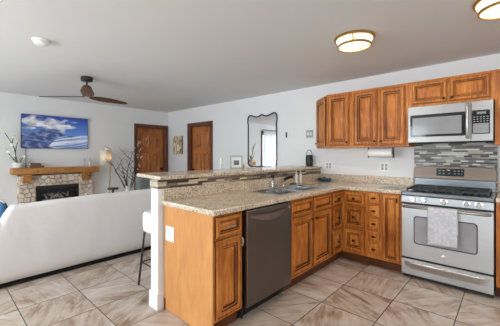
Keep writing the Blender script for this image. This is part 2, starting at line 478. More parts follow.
class MB:
    def __init__(self):
        self.v, self.f, self.m, self.tone = [], [], [], []
        self.bev = 0

    def add(self, vs, fs, mi=0, tone=None):
        k = len(self.v)
        self.v += [tuple(p) for p in vs]
        self.f += [tuple(i + k for i in f) for f in fs]
        self.m += [mi] * len(fs)
        self.tone += [tone] * len(fs)
        return self

    def box(self, x0, x1, y0, y1, z0, z1, mi=0, mp=None, tone=None):
        c = [(x, y, z) for x in (x0, x1) for y in (y0, y1) for z in (z0, z1)]
        if mp:
            c = [mp(*p) for p in c]
        return self.add(c, [(0, 1, 3, 2), (4, 6, 7, 5), (0, 4, 5, 1), (2, 3, 7, 6), (0, 2, 6, 4), (1, 5, 7, 3)], mi, tone)

    def rings(self, rs, mi=0, cap0=True, cap1=True, closed=False):
        n = len(rs[0])
        vs = [p for r in rs for p in r]
        fs = []
        L = len(rs)
        for i in range(L if closed else L - 1):
            a, b = i * n, ((i + 1) % L) * n
            for j in range(n):
                k = (j + 1) % n
                fs.append((a + j, a + k, b + k, b + j))
        if not closed:
            if cap0:
                fs.append(tuple(range(n)))
            if cap1:
                fs.append(tuple((L - 1) * n + j for j in range(n)))
        return self.add(vs, fs, mi)

    def lathe(self, c, prof, n=24, mi=0, sx=1, sy=1, cap=True):
        """profile of (radius, z) around vertical axis at c"""
        rs = [[(c[0] + sx * max(r, 1e-4) * math.cos(2 * PI * j / n), c[1] + sy * max(r, 1e-4) * math.sin(2 * PI * j / n), c[2] + z) for j in range(n)] for r, z in prof]
        return self.rings(rs, mi, cap, cap)

    def disc_axis(self, c, axis, prof, n=16, mi=0):
        """lathe around any axis: profile (radius, distance along axis)"""
        a = Vector(axis).normalized()
        t = Vector((0, 0, 1)) if abs(a.z) < 0.9 else Vector((1, 0, 0))
        u = a.cross(t).normalized()
        w = a.cross(u)
        c = Vector(c)
        rs = [[tuple(c + a * d + (u * math.cos(2 * PI * j / n) + w * math.sin(2 * PI * j / n)) * max(r, 1e-4)) for j in range(n)] for r, d in prof]
        return self.rings(rs, mi)

    def tube(self, pts, r, n=8, mi=0, closed=False):
        P = [Vector(p) for p in pts]
        L = len(P)
        rr = r if isinstance(r, (list, tuple)) else [r] * L
        rs = []
        up = None
        for i in range(L):
            if closed:
                t = (P[(i + 1) % L] - P[i - 1]).normalized()
            else:
                t = (P[min(i + 1, L - 1)] - P[max(i - 1, 0)]).normalized()
            if up is None:
                up = Vector((0, 0, 1)) if abs(t.z) < 0.9 else Vector((1, 0, 0))
            u = t.cross(up).normalized()
            w = u.cross(t).normalized()
            up = w
            rs.append([tuple(P[i] + (u * math.cos(2 * PI * j / n) + w * math.sin(2 * PI * j / n)) * rr[i]) for j in range(n)])
        return self.rings(rs, mi, closed=closed)

    def prism(self, poly, mp, n0, n1, mi=0, tone=None):
        k = len(poly)
        vs = [mp(a, b, n0) for a, b in poly] + [mp(a, b, n1) for a, b in poly]
        fs = [tuple(range(k)), tuple(range(k, 2 * k))] + [(j, (j + 1) % k, k + (j + 1) % k, k + j) for j in range(k)]
        return self.add(vs, fs, mi, tone)

    def cellslab(self, xs, ys, filled, z0, z1, mp=ID, mi=0):
        """slab made of grid cells, with holes; shared vertices, no inner faces"""
        nx, ny = len(xs) - 1, len(ys) - 1
        idx, vs, fs = {}, [], []

        def V(i, j, k):
            key = (i, j, k)
            if key not in idx:
                idx[key] = len(vs)
                vs.append(mp(xs[i], ys[j], (z0, z1)[k]))
            return idx[key]
        F = lambda i, j: 0 <= i < nx and 0 <= j < ny and filled(i, j)
        for i in range(nx):
            for j in range(ny):
                if not F(i, j):
                    continue
                for k in (0, 1):
                    fs.append((V(i, j, k), V(i + 1, j, k), V(i + 1, j + 1, k), V(i, j + 1, k)))
                for (di, dj, a, b) in ((-1, 0, (i, j), (i, j + 1)), (1, 0, (i + 1, j), (i + 1, j + 1)), (0, -1, (i, j), (i + 1, j)), (0, 1, (i, j + 1), (i + 1, j + 1))):
                    if not F(i + di, j + dj):
                        fs.append((V(*a, 0), V(*b, 0), V(*b, 1), V(*a, 1)))
        return self.add(vs, fs, mi)

    def panel(self, s0, s1, z0, z1, mp, prof, mi=(0, 1), back=0.0):
        """raised panel: nested rectangles, prof = (inset, height, glazed or edge shade?)"""
        def rect(i, n):
            return [mp(s0 + i, z0 + i, n), mp(s1 - i, z0 + i, n), mp(s1 - i, z1 - i, n), mp(s0 + i, z1 - i, n)]
        vs = rect(0, back)
        for (i, n, g) in prof:
            vs += rect(i, n)
        fs, ms = [(0, 1, 2, 3)], [mi[0]]
        for q in range(len(prof)):
            for j in range(4):
                fs.append((q * 4 + j, q * 4 + (j + 1) % 4, q * 4 + 4 + (j + 1) % 4, q * 4 + 4 + j))
                ms.append(mi[1] if prof[q][2] else mi[0])
        e = len(prof) * 4
        fs.append((e, e + 1, e + 2, e + 3))
        ms.append(mi[0])
        k = len(self.v)
        self.v += vs
        self.f += [tuple(i + k for i in f) for f in fs]
        self.m += ms
        self.tone += [None] * len(fs)
        return self

    def build(self, name, mats, parent=None, smooth=False, bevel=0.0, seg=2, solid=0.0, sub=0, origin=None):
        mats = mats if isinstance(mats, (list, tuple)) else [mats]
        if parent is not None:
            o = WL[parent.name]
        elif origin is not None:
            o = Vector(origin)
        else:
            xs, ys, zs = zip(*self.v)
            o = Vector(((min(xs) + max(xs)) / 2, (min(ys) + max(ys)) / 2, min(zs)))
        me = bpy.data.meshes.new(name)
        me.from_pydata([tuple(Vector(p) - o) for p in self.v], [], self.f)
        for m in mats:
            me.materials.append(M[m])
        for p, i in zip(me.polygons, self.m):
            p.material_index = i
        if any(t is not None for t in self.tone):
            at = me.color_attributes.new('tone', 'FLOAT_COLOR', 'CORNER')
            for p, t in zip(me.polygons, self.tone):
                for li in p.loop_indices:
                    at.data[li].color = (*(t or (0.5, 0.5, 0.5)), 1)
        bm = bmesh.new()
        bm.from_mesh(me)
        bmesh.ops.recalc_face_normals(bm, faces=bm.faces)
        bm.to_mesh(me)
        bm.free()
        if smooth:
            for p in me.polygons:
                p.use_smooth = True
        ob = bpy.data.objects.new(name, me)
        col.objects.link(ob)
        if parent is not None:
            ob.parent = parent
        else:
            ob.location = o
        WL[ob.name] = o
        if bevel:
            b = ob.modifiers.new('edge', 'BEVEL')
            b.width, b.segments, b.limit_method, b.angle_limit = bevel, seg, 'ANGLE', 0.7
        if solid:
            s = ob.modifiers.new('thick', 'SOLIDIFY')
            s.thickness, s.offset = solid, 0
        if sub:
            s = ob.modifiers.new('round', 'SUBSURF')
            s.levels = s.render_levels = sub
        if smooth and not sub:
            try:
                me.set_sharp_from_angle(angle=0.75)
            except Exception:
                pass
        return ob


WL = {}


def tag(o, label, cat, group=None):
    o['label'], o['category'] = label, cat
    if group:
        o['group'] = group
    return o


def thing(name, label, cat, loc, group=None):
    o = bpy.data.objects.new(name, None)
    o.empty_display_size = 0.1
    o.location = loc
    col.objects.link(o)
    WL[o.name] = Vector(loc)
    return tag(o, label, cat, group)


def struct(o):
    o['kind'] = 'structure'
    return o


# ------------------------------------------------------------------ room
XL, XR, YB, YF, ZC = -6.45, 3.2, 4.014, -2.5, 2.372
WT = 0.12
struct(MB().box(XL - WT, XR + WT, YF - WT, YB + WT, -0.1, 0).build('floor', 'floor', origin=(0, 0, 0)))
struct(MB().box(XL - WT, XR + WT, YF - WT, YB + WT, ZC, ZC + 0.1).build('ceiling', 'ceiling'))


def wall(name, mp, s0, s1, holes):
    xs = sorted({s0, s1, *[h[0] for h in holes], *[h[1] for h in holes]})
    zs = sorted({0.0, ZC, *[h[2] for h in holes], *[h[3] for h in holes]})
    fill = lambda i, j: not any(h[0] <= xs[i] < h[1] and h[2] <= zs[j] < h[3] for h in holes)
    b = MB()
    b.cellslab(xs, zs, fill, -WT, 0.0, mp)
    return struct(b.build(name, 'wall'))


mpB = face_map((0, YB, 0), (1, 0, 0), (0, -1, 0))          # back wall, s = x
mpL = face_map((XL, 0, 0), (0, 1, 0), (1, 0, 0))           # left wall, s = y
mpF = face_map((0, YF, 0), (1, 0, 0), (0, 1, 0))           # front wall (behind the camera)
mpR = face_map((XR, 0, 0), (0, 1, 0), (-1, 0, 0))
D2 = (-5.535, -4.785, 0.0, 1.955)      # clear opening of the door in the back wall
D1 = (3.19, 3.925, 0.0, 1.955)         # clear opening of the door in the left wall
W4 = (-2.35, -1.25, 0.7, 2.15)  # unseen window, added to bring in light from the left
SL = (-1.0, 0.26, 0.0, 2.05)          # sliding patio door in the left wall
W1 = (-4.3, -1.85, 0.65, 2.2)
W2 = (0.3, 1.6, 0.75, 2.15)
wall('wall_back', mpB, XL, XR, [D2])
wall('wall_left', mpL, YF, YB, [D1, SL, W4])
wall('wall_front', mpF, XL, XR, [W1, W2])
wall('wall_right', mpR, YF, YB, [])


def window(name, mp, h, mull):
    b = MB()
    s0, s1, z0, z1 = h
    f = 0.05
    for a in ((s0, s0 + f, z0, z1), (s1 - f, s1, z0, z1), (s0 + f, s1 - f, z0, z0 + f), (s0 + f, s1 - f, z1 - f, z1)):
        b.box(*a, -0.09, -0.03, mp=mp)
    for k in range(1, mull):
        s = s0 + (s1 - s0) * k / mull
        b.box(s - 0.03, s + 0.03, z0 + f, z1 - f, -0.09, -0.03, mp=mp)
    c = mp((s0 + s1) / 2, z0, -0.06)
    t = bpy.data.objects.new(name, None)
    t.location = c
    col.objects.link(t)
    WL[t.name] = Vector(c)
    struct(t)
    b.build('window_frame', 'casing' if name == 'window_3' else 'white', t)
    MB().box(s0 + f, s1 - f, z0 + f, z1 - f, -0.064, -0.056, mp=mp).build('window_pane', 'pane', t)
    return t


window('window_1', mpF, W1, 2)
window('window_2', mpF, W2, 2)
window('window_3', mpL, SL, 2)
window('added_window_4', mpL, W4, 1)  # out of view, added only for its light
# casing round the patio door and the sheer curtain hanging from a rod
b = MB()
for a in ((SL[0] - 0.07, SL[0], 0, SL[3] + 0.07), (SL[1], SL[1] + 0.07, 0, SL[3] + 0.07), (SL[0], SL[1], SL[3], SL[3] + 0.07)):
    b.box(*a, 0.0005, 0.02, mp=mpL)
struct(b.build('trim_1', 'casing', bevel=0.004))
t = thing('curtain', 'sheer white curtain hanging over the glass patio door, seen in the mirror', 'curtain', (XL + 0.09, -0.37, 0.02))
MB().tube([(XL + 0.09, -1.12, 2.16), (XL + 0.09, 0.36, 2.16)], 0.011).build('curtain_rod', 'matteblack', t, smooth=True)
b = MB()
n = 90
vs, fs = [], []
for i in range(n + 1):
    y = -1.02 + 1.29 * i / n
    x = XL + 0.09 + 0.028 * math.sin(i * 0.95)
    vs += [(x, y, 0.02), (x, y, 2.15)]
for i in range(n):
    fs.append((2 * i, 2 * i + 2, 2 * i + 3, 2 * i + 1))
b.add(vs, fs).build('curtain_panel', 'curtain', t, smooth=True)

# baseboards
for nm, a in (('baseboard_back', [(XL + 0.001, D2[0] - 0.075), (D2[1] + 0.075, -2.32)]), ('baseboard_left', [(SL[1] + 0.075, 1.0), (2.24, D1[0] - 0.075)])):
    b = MB()
    for s0, s1 in a:
        b.box(s0, s1, 0.001, 0.10, 0.0005, 0.014, mp=mpB if nm == 'baseboard_back' else mpL)
    struct(b.build(nm, 'white', bevel=0.003))


def interior_door(name, mp, d, hinge):
    """dark casing and jamb, leaf set back in the wall with two short and two tall raised panels"""
    s0, s1, z0, z1 = d
    c = mp((s0 + s1) / 2, 0, -0.06)
    t = bpy.data.objects.new(name, None)
    t.location = c
    col.objects.link(t)
    WL[t.name] = Vector(c)
    struct(t)
    b = MB()
    cw = 0.072
    for a in ((s0 - cw, s0, 0.002, z1 + cw), (s1, s1 + cw, 0.002, z1 + cw), (s0, s1, z1, z1 + cw)):
        b.box(*a, 0.0005, 0.024, mp=mp)
    b.build('door_casing', 'casing', t, bevel=0.005)
    b = MB()
    for a in ((s0, s0 + 0.018, 0.002, z1), (s1 - 0.018, s1, 0.002, z1), (s0 + 0.018, s1 - 0.018, z1 - 0.018, z1)):
        b.box(*a, -WT, 0.0, mp=mp)
    b.build('door_jamb', 'casing', t)
    l0, l1, lz = s0 + 0.02, s1 - 0.02, z1 - 0.02
    leaf = MB().box(l0, l1, 0.008, lz, -0.095, -0.06, mp=mp).build('door_leaf', 'door', t)
    w = l1 - l0
    mid = (l0 + l1) / 2
    st = 0.10

    def arched(a0, a1, b0, b1, rise, where):
        pts = []
        k = 10
        lo = [(a0 + (a1 - a0) * i / k, b0 - (rise * math.sin(PI * i / k) if where == 'low' else 0)) for i in range(k + 1)]
        hi = [(a1 - (a1 - a0) * i / k, b1 + (rise * math.sin(PI * i / k) if where == 'high' else 0)) for i in range(k + 1)]
        return lo + hi

    def raise_poly(poly):
        cx = (min(p[0] for p in poly) + max(p[0] for p in poly)) / 2
        cz = (min(p[1] for p in poly) + max(p[1] for p in poly)) / 2
        hw = (max(p[0] for p in poly) - min(p[0] for p in poly)) / 2
        hh = (max(p[1] for p in poly) - min(p[1] for p in poly)) / 2
        sc_ = lambda i: [(cx + (p[0] - cx) * (1 - i / hw), cz + (p[1] - cz) * (1 - i / hh)) for p in poly]
        bb = MB()
        rr = []
        for i, nn in ((0, -0.0598), (0, -0.047), (0.012, -0.046), (0.026, -0.0585), (0.04, -0.0585), (0.075, -0.046)):
            rr.append([mp(p[0], p[1], nn) for p in sc_(i)])
        bb.rings(rr)
        return bb
    for a0, a1 in ((l0 + st, mid - 0.04), (mid + 0.04, l1 - st)):
        raise_poly(arched(a0, a1, 1.50, 1.80, 0.03, 'low')).build('door_panel', 'door', t)
        raise_poly(arched(a0, a1, 0.24, 1.30, 0.05, 'high')).build('door_panel', 'door', t)
    hx = l1 - 0.06 if hinge == 'left' else l0 + 0.06
    o = Vector(mp(hx, 0.95, -0.06))
    ax = Vector(mp(hx, 0.95, 0.0)) - o
    MB().disc_axis(o, ax, [(0.028, 0), (0.028, 0.006), (0.011, 0.008), (0.011, 0.03), (0.026, 0.04), (0.026, 0.055), (0.012, 0.062)]).build('door_knob', 'knob', t, smooth=True)
    # closed-off back so nothing shows round the leaf
    return t


interior_door('door_1', mpL, D1, 'left')
interior_door('door_2', mpB, D2, 'right')

# ------------------------------------------------------------------ knee wall of the peninsula
KX0, KX1, KY = -2.300, -2.185, 1.262
k = MB().box(KX0, KX1, KY, YB - 0.001, 0.0, 1.0910)
kw = struct(k.build('wall_peninsula', 'white', bevel=0.002))
b = MB()
bb = 0.013
b.box(KX0 - bb, KX1 + bb, KY - bb, KY - 0.0005, 0.001, 0.14)
b.box(KX0 - bb, KX0 - 0.0005, KY - 0.0005, YB - 0.02, 0.001, 0.14)
b.box(KX1 + 0.0005, KX1 + bb, KY - 0.0005, 1.314, 0.001, 0.14)
struct(b.build('baseboard_peninsula', 'white', bevel=0.004))
b = MB()
b.box(KX1 + 0.0005, KX1 + 0.012, KY - 0.010, YB - 0.001, 1.017, 1.0905)
b.box(KX0, KX1 + 0.0005, KY - 0.010, KY - 0.0005, 1.017, 1.0905)
struct(b.build('trim_2', 'mosaicbar', origin=(0, 0, 1.017)))
# mosaic behind the range
struct(MB().box(-0.890, -0.106, YB - 0.009, YB - 0.0005, 0.93, 1.434).build('trim_3', 'mosaic', origin=(0, 0, 0.0)))
struct(MB().box(-0.105, -0.092, YB - 0.011, YB - 0.0005, 1.02, 1.39).build('trim_4', 'caulk'))

# ------------------------------------------------------------------ cabinets
mpX = face_map((-1.545, 0, 0), (0, 1, 0), (1, 0, 0))       # peninsula fronts, s = y
mpY = face_map((0, 3.396, 0), (1, 0, 0), (0, -1, 0))       # back base fronts, s = x
mpU = face_map((0, 3.684, 0), (1, 0, 0), (0, -1, 0))       # upper fronts


def profile(s):
    return [(0, 0.015, 1), (0.006 * s, 0.021, 0), (0.013 * s, 0.020, 0), (0.016 * s, 0.0165, 1), (0.019 * s, 0.0205, 0), (0.050 * s, 0.0205, 0),  # first ring painted dark as gap shade, later dark rings are glazed grooves
            (0.054 * s, 0.0135, 1), (0.060 * s, 0.0135, 1), (0.064 * s, 0.0160, 0), (0.071 * s, 0.0160, 0), (0.075 * s, 0.0075, 1), (0.082 * s, 0.0075, 1), (0.106 * s, 0.0185, 0), (0.109 * s, 0.0185, 0)]


def rp(b, s0, s1, z0, z1, mp, sc_=None):
    k = min(1.0, min(s1 - s0, z1 - z0) / 0.29) if sc_ is None else sc_
    return b.panel(s0, s1, z0, z1, mp, profile(k), back=0.001)


def knob(mp, s, z, n=0.020, parent=None, r=0.014, mat_='knob'):
    o = Vector(mp(s, z, n))
    ax = Vector(mp(s, z, n + 1)) - o
    return MB().disc_axis(o, ax, [(0.008, 0), (0.006, 0.004), (0.006, 0.012), (r, 0.016), (r, 0.022), (r * 0.5, 0.027)], 12).build('knob', mat_, parent, smooth=True)


def pull(mp, s, z, n, parent, half=0.045, vertical=False, mat_='satin'):
    if vertical:
        P = [(s, z - half, n), (s, z - half * 0.95, n + 0.022), (s, z, n + 0.028), (s, z + half * 0.95, n + 0.022), (s, z + half, n)]
    else:
        P = [(s - half, z, n), (s - half * 0.95, z, n + 0.022), (s, z, n + 0.028), (s + half * 0.95, z, n + 0.022), (s + half, z, n)]
    return MB().tube([mp(*p) for p in P], [0.006, 0.006, 0.0075, 0.006, 0.006], 8).build('handle', mat_, parent, smooth=True)


def carcass(b, s0, s1, z0, z1, mp, depth, doors=(), gap=0.006):
    """box with real openings is not needed: closed body behind overlay fronts, edges painted dark as shade at every reveal"""
    b.box(s0, s1, z0, z1, -depth, 0.0, mp=mp)


# --- end cabinet of the peninsula
t = thing('base_cabinet', 'maple base cabinet at the free end of the peninsula, with one drawer over one door', 'cabinet', (-1.86, 1.47, 0))
MB().box(1.322, 1.608, 0.115, 0.874, -0.615, 0.0, mp=mpX).build('cabinet_body', 'cab', t)
MB().box(-2.168, -1.545, 1.312, 1.3215, 0.006, 0.874).build('end_panel', 'panel', t, bevel=0.001)
MB().box(-2.165, -2.150, 1.3055, 1.3115, 0.004, 0.10).build('corner_moulding', 'toe', t)
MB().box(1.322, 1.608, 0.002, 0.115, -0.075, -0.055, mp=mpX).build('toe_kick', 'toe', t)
d = rp(MB(), 1.335, 1.588, 0.712, 0.858, mpX, 0.55).build('drawer', ['cab', 'glaze_and_shade'], t)
pull(mpX, 1.462, 0.785, 0.018, d)
d = rp(MB(), 1.335, 1.588, 0.133, 0.692, mpX, 0.88).build('door', ['cab', 'glaze_and_shade'], t)
pull(mpX, 1.574, 0.645, 0.0195, d, 0.03, True)

# --- sink base
t = thing('sink_cabinet', 'maple sink cabinet right of the dishwasher, two false fronts over a pair of doors', 'cabinet', (-1.86, 2.66, 0))
MB().box(2.240, 3.080, 0.115, 0.740, -0.615, 0.0, mp=mpX).box(2.240, 3.080, 0.7401, 0.874, -0.05, 0.0, mp=mpX).build('cabinet_body', 'cab', t)
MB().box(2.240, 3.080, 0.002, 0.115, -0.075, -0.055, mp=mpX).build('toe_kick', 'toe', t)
for s0, s1 in ((2.262, 2.650), (2.678, 3.066)):
    rp(MB(), s0, s1, 0.710, 0.854, mpX, 0.5).build('false_front', ['cab', 'glaze_and_shade'], t)
for s0, s1, ks in ((2.262, 2.652, 2.622), (2.676, 3.066, 2.706)):
    d = rp(MB(), s0, s1, 0.135, 0.690, mpX).build('door', ['cab', 'glaze_and_shade'], t)
    knob(mpX, ks, 0.640, 0.0195, d)

# --- blind corner, facing the kitchen: narrow stack of drawers
t = thing('drawer_cabinet', 'narrow maple three-drawer stack on the peninsula side of the inner corner', 'cabinet', (-1.86, 3.24, 0))
MB().box(3.084, 3.392, 0.115, 0.740, -0.615, 0.0, mp=mpX).box(3.084, 3.392, 0.7401, 0.874, -0.05, 0.0, mp=mpX).build('cabinet_body', 'cab', t)
MB().box(3.084, 3.470, 0.002, 0.115, -0.075, -0.055, mp=mpX).build('toe_kick', 'toe', t)
for z0, z1 in ((0.710, 0.854), (0.425, 0.690), (0.140, 0.405)):
    d = rp(MB(), 3.115, 3.352, z0, z1, mpX, 0.55 if z1 - z0 < 0.2 else 0.8).build('drawer', ['cab', 'glaze_and_shade'], t)
    knob(mpX, 3.234, (z0 + z1) / 2, 0.0175, d)

# --- back run left of the range
t = thing('drawer_cabinet', 'maple cabinet with three square raised drawers, on the back wall beside the inner corner', 'cabinet', (-1.39, 3.7, 0))
MB().box(-1.543, -1.248, 0.115, 0.874, -0.60, 0.0, mp=mpY).build('cabinet_body', 'cab', t)
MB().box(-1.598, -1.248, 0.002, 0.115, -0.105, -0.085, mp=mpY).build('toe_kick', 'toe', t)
for z0, z1 in ((0.706, 0.852), (0.432, 0.684), (0.150, 0.408)):
    d = rp(MB(), -1.512, -1.268, z0, z1, mpY, 0.55 if z1 - z0 < 0.2 else 0.8).build('drawer', ['cab', 'glaze_and_shade'], t)
    knob(mpY, -1.390, (z0 + z1) / 2, 0.0175, d, 0.017)

t = thing('spice_drawer_cabinet', 'very narrow maple stack of five small plain drawers with dark cup pulls', 'cabinet', (-1.165, 3.7, 0))
MB().box(-1.2465, -1.087, 0.115, 0.874, -0.60, 0.0, mp=mpY).build('cabinet_body', 'cab', t)
MB().box(-1.2465, -1.087, 0.002, 0.115, -0.105, -0.085, mp=mpY).build('toe_kick', 'toe', t)
for i in range(5):
    z1 = 0.866 - 0.1465 * i
    d = MB().panel(-1.226, -1.102, z1 - 0.122, z1, mpY, [(0, 0.012, 1), (0.005, 0.016, 0), (0.010, 0.020, 0)], back=0.001).build('drawer', ['cab', 'glaze_and_shade'], t)
    o = mpY(-1.164, z1 - 0.061, 0.020)
    MB().lathe((o[0], o[1], o[2] - 0.012), [(0.010, 0.0), (0.022, 0.004), (0.026, 0.012), (0.020, 0.020), (0.004, 0.023)], 14, sy=0.7).build('cup_pull', 'knob', d, smooth=True)

t = thing('base_cabinet', 'maple base cabinet with one tall door, immediately left of the range', 'cabinet', (-0.98, 3.7, 0))
MB().box(-1.0855, -0.874, 0.115, 0.874, -0.60, 0.0, mp=mpY).build('cabinet_body', 'cab', t)
MB().box(-1.0855, -0.874, 0.002, 0.115, -0.105, -0.085, mp=mpY).build('toe_kick', 'toe', t)
d = rp(MB(), -1.070, -0.893, 0.125, 0.860, mpY, 0.66).build('door', ['cab', 'glaze_and_shade'], t)
pull(mpY, -0.912, 0.805, 0.0195, d, 0.022, True, 'knob')

t = thing('base_cabinet', 'maple base cabinet right of the range, at the edge of the picture', 'cabinet', (0.35, 3.7, 0))
MB().box(-0.100, 0.80, 0.115, 0.874, -0.60, 0.0, mp=mpY).build('cabinet_body', 'cab', t)
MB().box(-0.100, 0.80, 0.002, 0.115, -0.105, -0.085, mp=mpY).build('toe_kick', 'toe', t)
for s0, s1, ks in ((-0.068, 0.345, 0.31), (0.36, 0.775, 0.395)):
    d = rp(MB(), s0, s1, 0.712, 0.856, mpY, 0.5).build('drawer', ['cab', 'glaze_and_shade'], t)
    knob(mpY, (s0 + s1) / 2, 0.784, 0.0175, d)
    d = rp(MB(), s0, s1, 0.130, 0.690, mpY).build('door', ['cab', 'glaze_and_shade'], t)
    knob(mpY, ks, 0.64, 0.0195, d)

# --- wall cabinets
UZ0, UZ1 = 1.400, 2.132


def upper(label, x0, x1, z0, z1, doors, knobs):
    t = thing('wall_cabinet', label, 'cabinet', ((x0 + x1) / 2, 3.85, z0))
    MB().box(x0, x1, z0, z1, -(YB - 3.684) + 0.002, 0.0, mp=mpU).build('cabinet_body', 'cab', t)
    b = MB()
    b.box(x0, x1, z1 - 0.016, z1 - 0.002, 0.0005, 0.006, mp=mpU)
    b.build('top_moulding', 'cab', t, bevel=0.002)
    for (s0, s1, a, c), (ks, kz) in zip(doors, knobs):
        d = rp(MB(), s0, s1, a, c, mpU, None if c - a > 0.3 else 0.62).build('door', ['cab', 'glaze_and_shade'], t)
        knob(mpU, ks, kz, 0.0195, d, 0.013)
    return t


upper('single-door maple wall cabinet beside the angled end cabinet', -1.898, -1.5465, UZ0, UZ1, [(-1.879, -1.578, 1.422, 2.107)], [(-1.603, 1.468)])
upper('two-door maple wall cabinet left of the microwave, over the paper towels', -1.5455, -0.874, UZ0, UZ1,
      [(-1.516, -1.222, 1.422, 2.107), (-1.192, -0.908, 1.422, 2.107)], [(-1.247, 1.468), (-1.167, 1.468)])
upper('short two-door maple wall cabinet directly above the microwave', -0.873, -0.117, 1.840, UZ1,
      [(-0.838, -0.506, 1.872, 2.107), (-0.482, -0.148, 1.872, 2.107)], [(-0.530, 1.905), (-0.458, 1.905)])
upper('maple wall cabinet right of the microwave, cut by the picture edge', -0.116, 0.75, UZ0, UZ1,
      [(-0.070, 0.315, 1.422, 2.107), (0.335, 0.725, 1.422, 2.107)], [(0.285, 1.468), (0.365, 1.468)])
# angled end
t = thing('wall_cabinet', 'angled end wall cabinet with a narrow door, leftmost of the upper run', 'cabinet', (-2.02, 3.88, UZ0))
poly = [(-1.8995, 3.684), (-1.8995, YB - 0.002), (-2.205, YB - 0.002), (-2.205, 3.955)]
MB().prism(poly, lambda a, b_, c: (a, b_, c), UZ0, UZ1).build('cabinet_body', 'cab', t)
sd = Vector((-1.8995 + 2.205, 3.684 - 3.955, 0))
ln = sd.length
mpA = face_map((-2.205, 3.955, 0), sd, (sd.y, -sd.x, 0))
d = rp(MB(), 0.028, ln - 0.028, 1.422, 2.107, mpA).build('door', ['cab', 'glaze_and_shade'], t)
knob(mpA, 0.05, 1.468, 0.0195, d, 0.013)

# ------------------------------------------------------------------ countertops
t = thing('countertop', 'speckled tan granite worktop, L-shaped over the peninsula and corner cabinets', 'countertop', (-1.8, 2.7, 0.876))
xs = [-2.163, -2.030, -1.630, -1.512, -0.874]
ys = [1.296, 2.215, 3.170, 3.366, YB - 0.002]


def fill(i, j):
    if i == 3:
        return j == 3
    return not (i == 1 and j == 1)


MB().cellslab(xs, ys, fill, 0.8765, 0.915).build('worktop', 'granite', t, bevel=0.008, seg=3)
MB().box(-2.1845, -2.1635, 1.300, YB - 0.002, 0.8765, 1.0165).build('bar_splash', 'granite', t, bevel=0.003)
MB().box(-2.163, -0.892, YB - 0.022, YB - 0.002, 0.9155, 1.0165).build('wall_splash', 'granite', t, bevel=0.003)
t = thing('countertop', 'short granite worktop right of the range', 'countertop', (0.35, 3.7, 0.876))
MB().box(-0.102, 0.82, 3.366, YB - 0.002, 0.8765, 0.915).build('worktop', 'granite', t, bevel=0.008, seg=3)
MB().box(-0.102, 0.82, YB - 0.022, YB - 0.002, 0.9155, 1.0165).build('wall_splash', 'granite', t, bevel=0.003)
b = MB().prism([(-2.142, 1.256), (-2.142, YB - 0.002), (-2.680, YB - 0.002), (-2.680, 1.322)], lambda a, c, z: (a, c, z), 1.0915, 1.124)
tag(b.build('bar_counter', 'granite', bevel=0.007, seg=3), 'raised speckled granite bar top along the knee wall of the peninsula', 'countertop')

# ------------------------------------------------------------------ sink and tap
t = thing('kitchen_sink', 'stainless double-bowl drop-in sink in the peninsula worktop', 'sink', (-1.83, 2.65, 0.74))
xs = [-2.045, -2.018, -1.648, -1.615]
ys = [2.195, 2.236, 2.640, 2.668, 3.150, 3.185]
MB().cellslab(xs, ys, lambda i, j: not (i == 1 and j in (1, 3)), 0.9155, 0.9195).build('rim', 'steelsink', t, bevel=0.0015)
for y0, y1 in ((2.236, 2.640), (2.668, 3.150)):
    b = MB()
    r = []
    for i, z in ((0, 0.9155), (0.004, 0.905), (0.012, 0.775), (0.03, 0.758)):
        r.append([(-2.018 + i, y0 + i, z), (-1.648 - i, y0 + i, z), (-1.648 - i, y1 - i, z), (-2.018 + i, y1 - i, z)])
    b.rings(r, cap0=False)
    bo = b.build('bowl', 'bowlsteel', t, solid=0.0)
    MB().lathe((-1.836, (y0 + y1) / 2, 0.7585), [(0.04, 0), (0.04, 0.003), (0.02, 0.004)], 16).build('drain', 'chrome', bo, smooth=True)
FY_ = 2.71
t = thing('faucet', 'chrome pull-out kitchen faucet with a dark spray head behind the sink', 'faucet', (-2.10, FY_, 0.9155))
MB().lathe((-2.10, FY_, 0.9155), [(0.032, 0), (0.032, 0.006), (0.024, 0.012), (0.021, 0.06), (0.020, 0.105), (0.022, 0.112)], 18).build('faucet_body', 'chrome', t, smooth=True)
MB().lathe((-2.10, FY_, 1.0278), [(0.022, 0), (0.023, 0.02), (0.018, 0.032), (0.006, 0.037)], 16).build('lever', 'knob', t, smooth=True)
MB().tube([(-2.098, FY_ + 0.018, 0.935), (-2.085, 2.80, 0.962), (-2.075, 2.90, 0.993)], [0.013, 0.013, 0.015], 10).build('spout', 'chrome', t, smooth=True)
MB().tube([(-2.075, 2.901, 0.9933), (-2.06, 3.00, 1.022), (-2.05, 3.035, 1.026), (-2.045, 3.045, 1.012)], [0.018, 0.020, 0.022, 0.018], 10).build('spray_head', 'knob', t, smooth=True)
MB().lathe((-2.10, 2.625, 0.9155), [(0.02, 0), (0.02, 0.005), (0.013, 0.01), (0.012, 0.045), (0.015, 0.05), (0.013, 0.062)], 12).build('soap_dispenser', 'chrome', smooth=True)
tag(bpy.data.objects['soap_dispenser'], 'small chrome soap pump standing left of the faucet', 'soap dispenser')
tag(MB().lathe((-2.10, 2.93, 0.9155), [(0.018, 0), (0.018, 0.005), (0.013, 0.01), (0.012, 0.04), (0.015, 0.044), (0.010, 0.052)], 12).build('air_gap_cap', 'chrome', smooth=True), 'small chrome cap standing right of the faucet body', 'sink fitting')
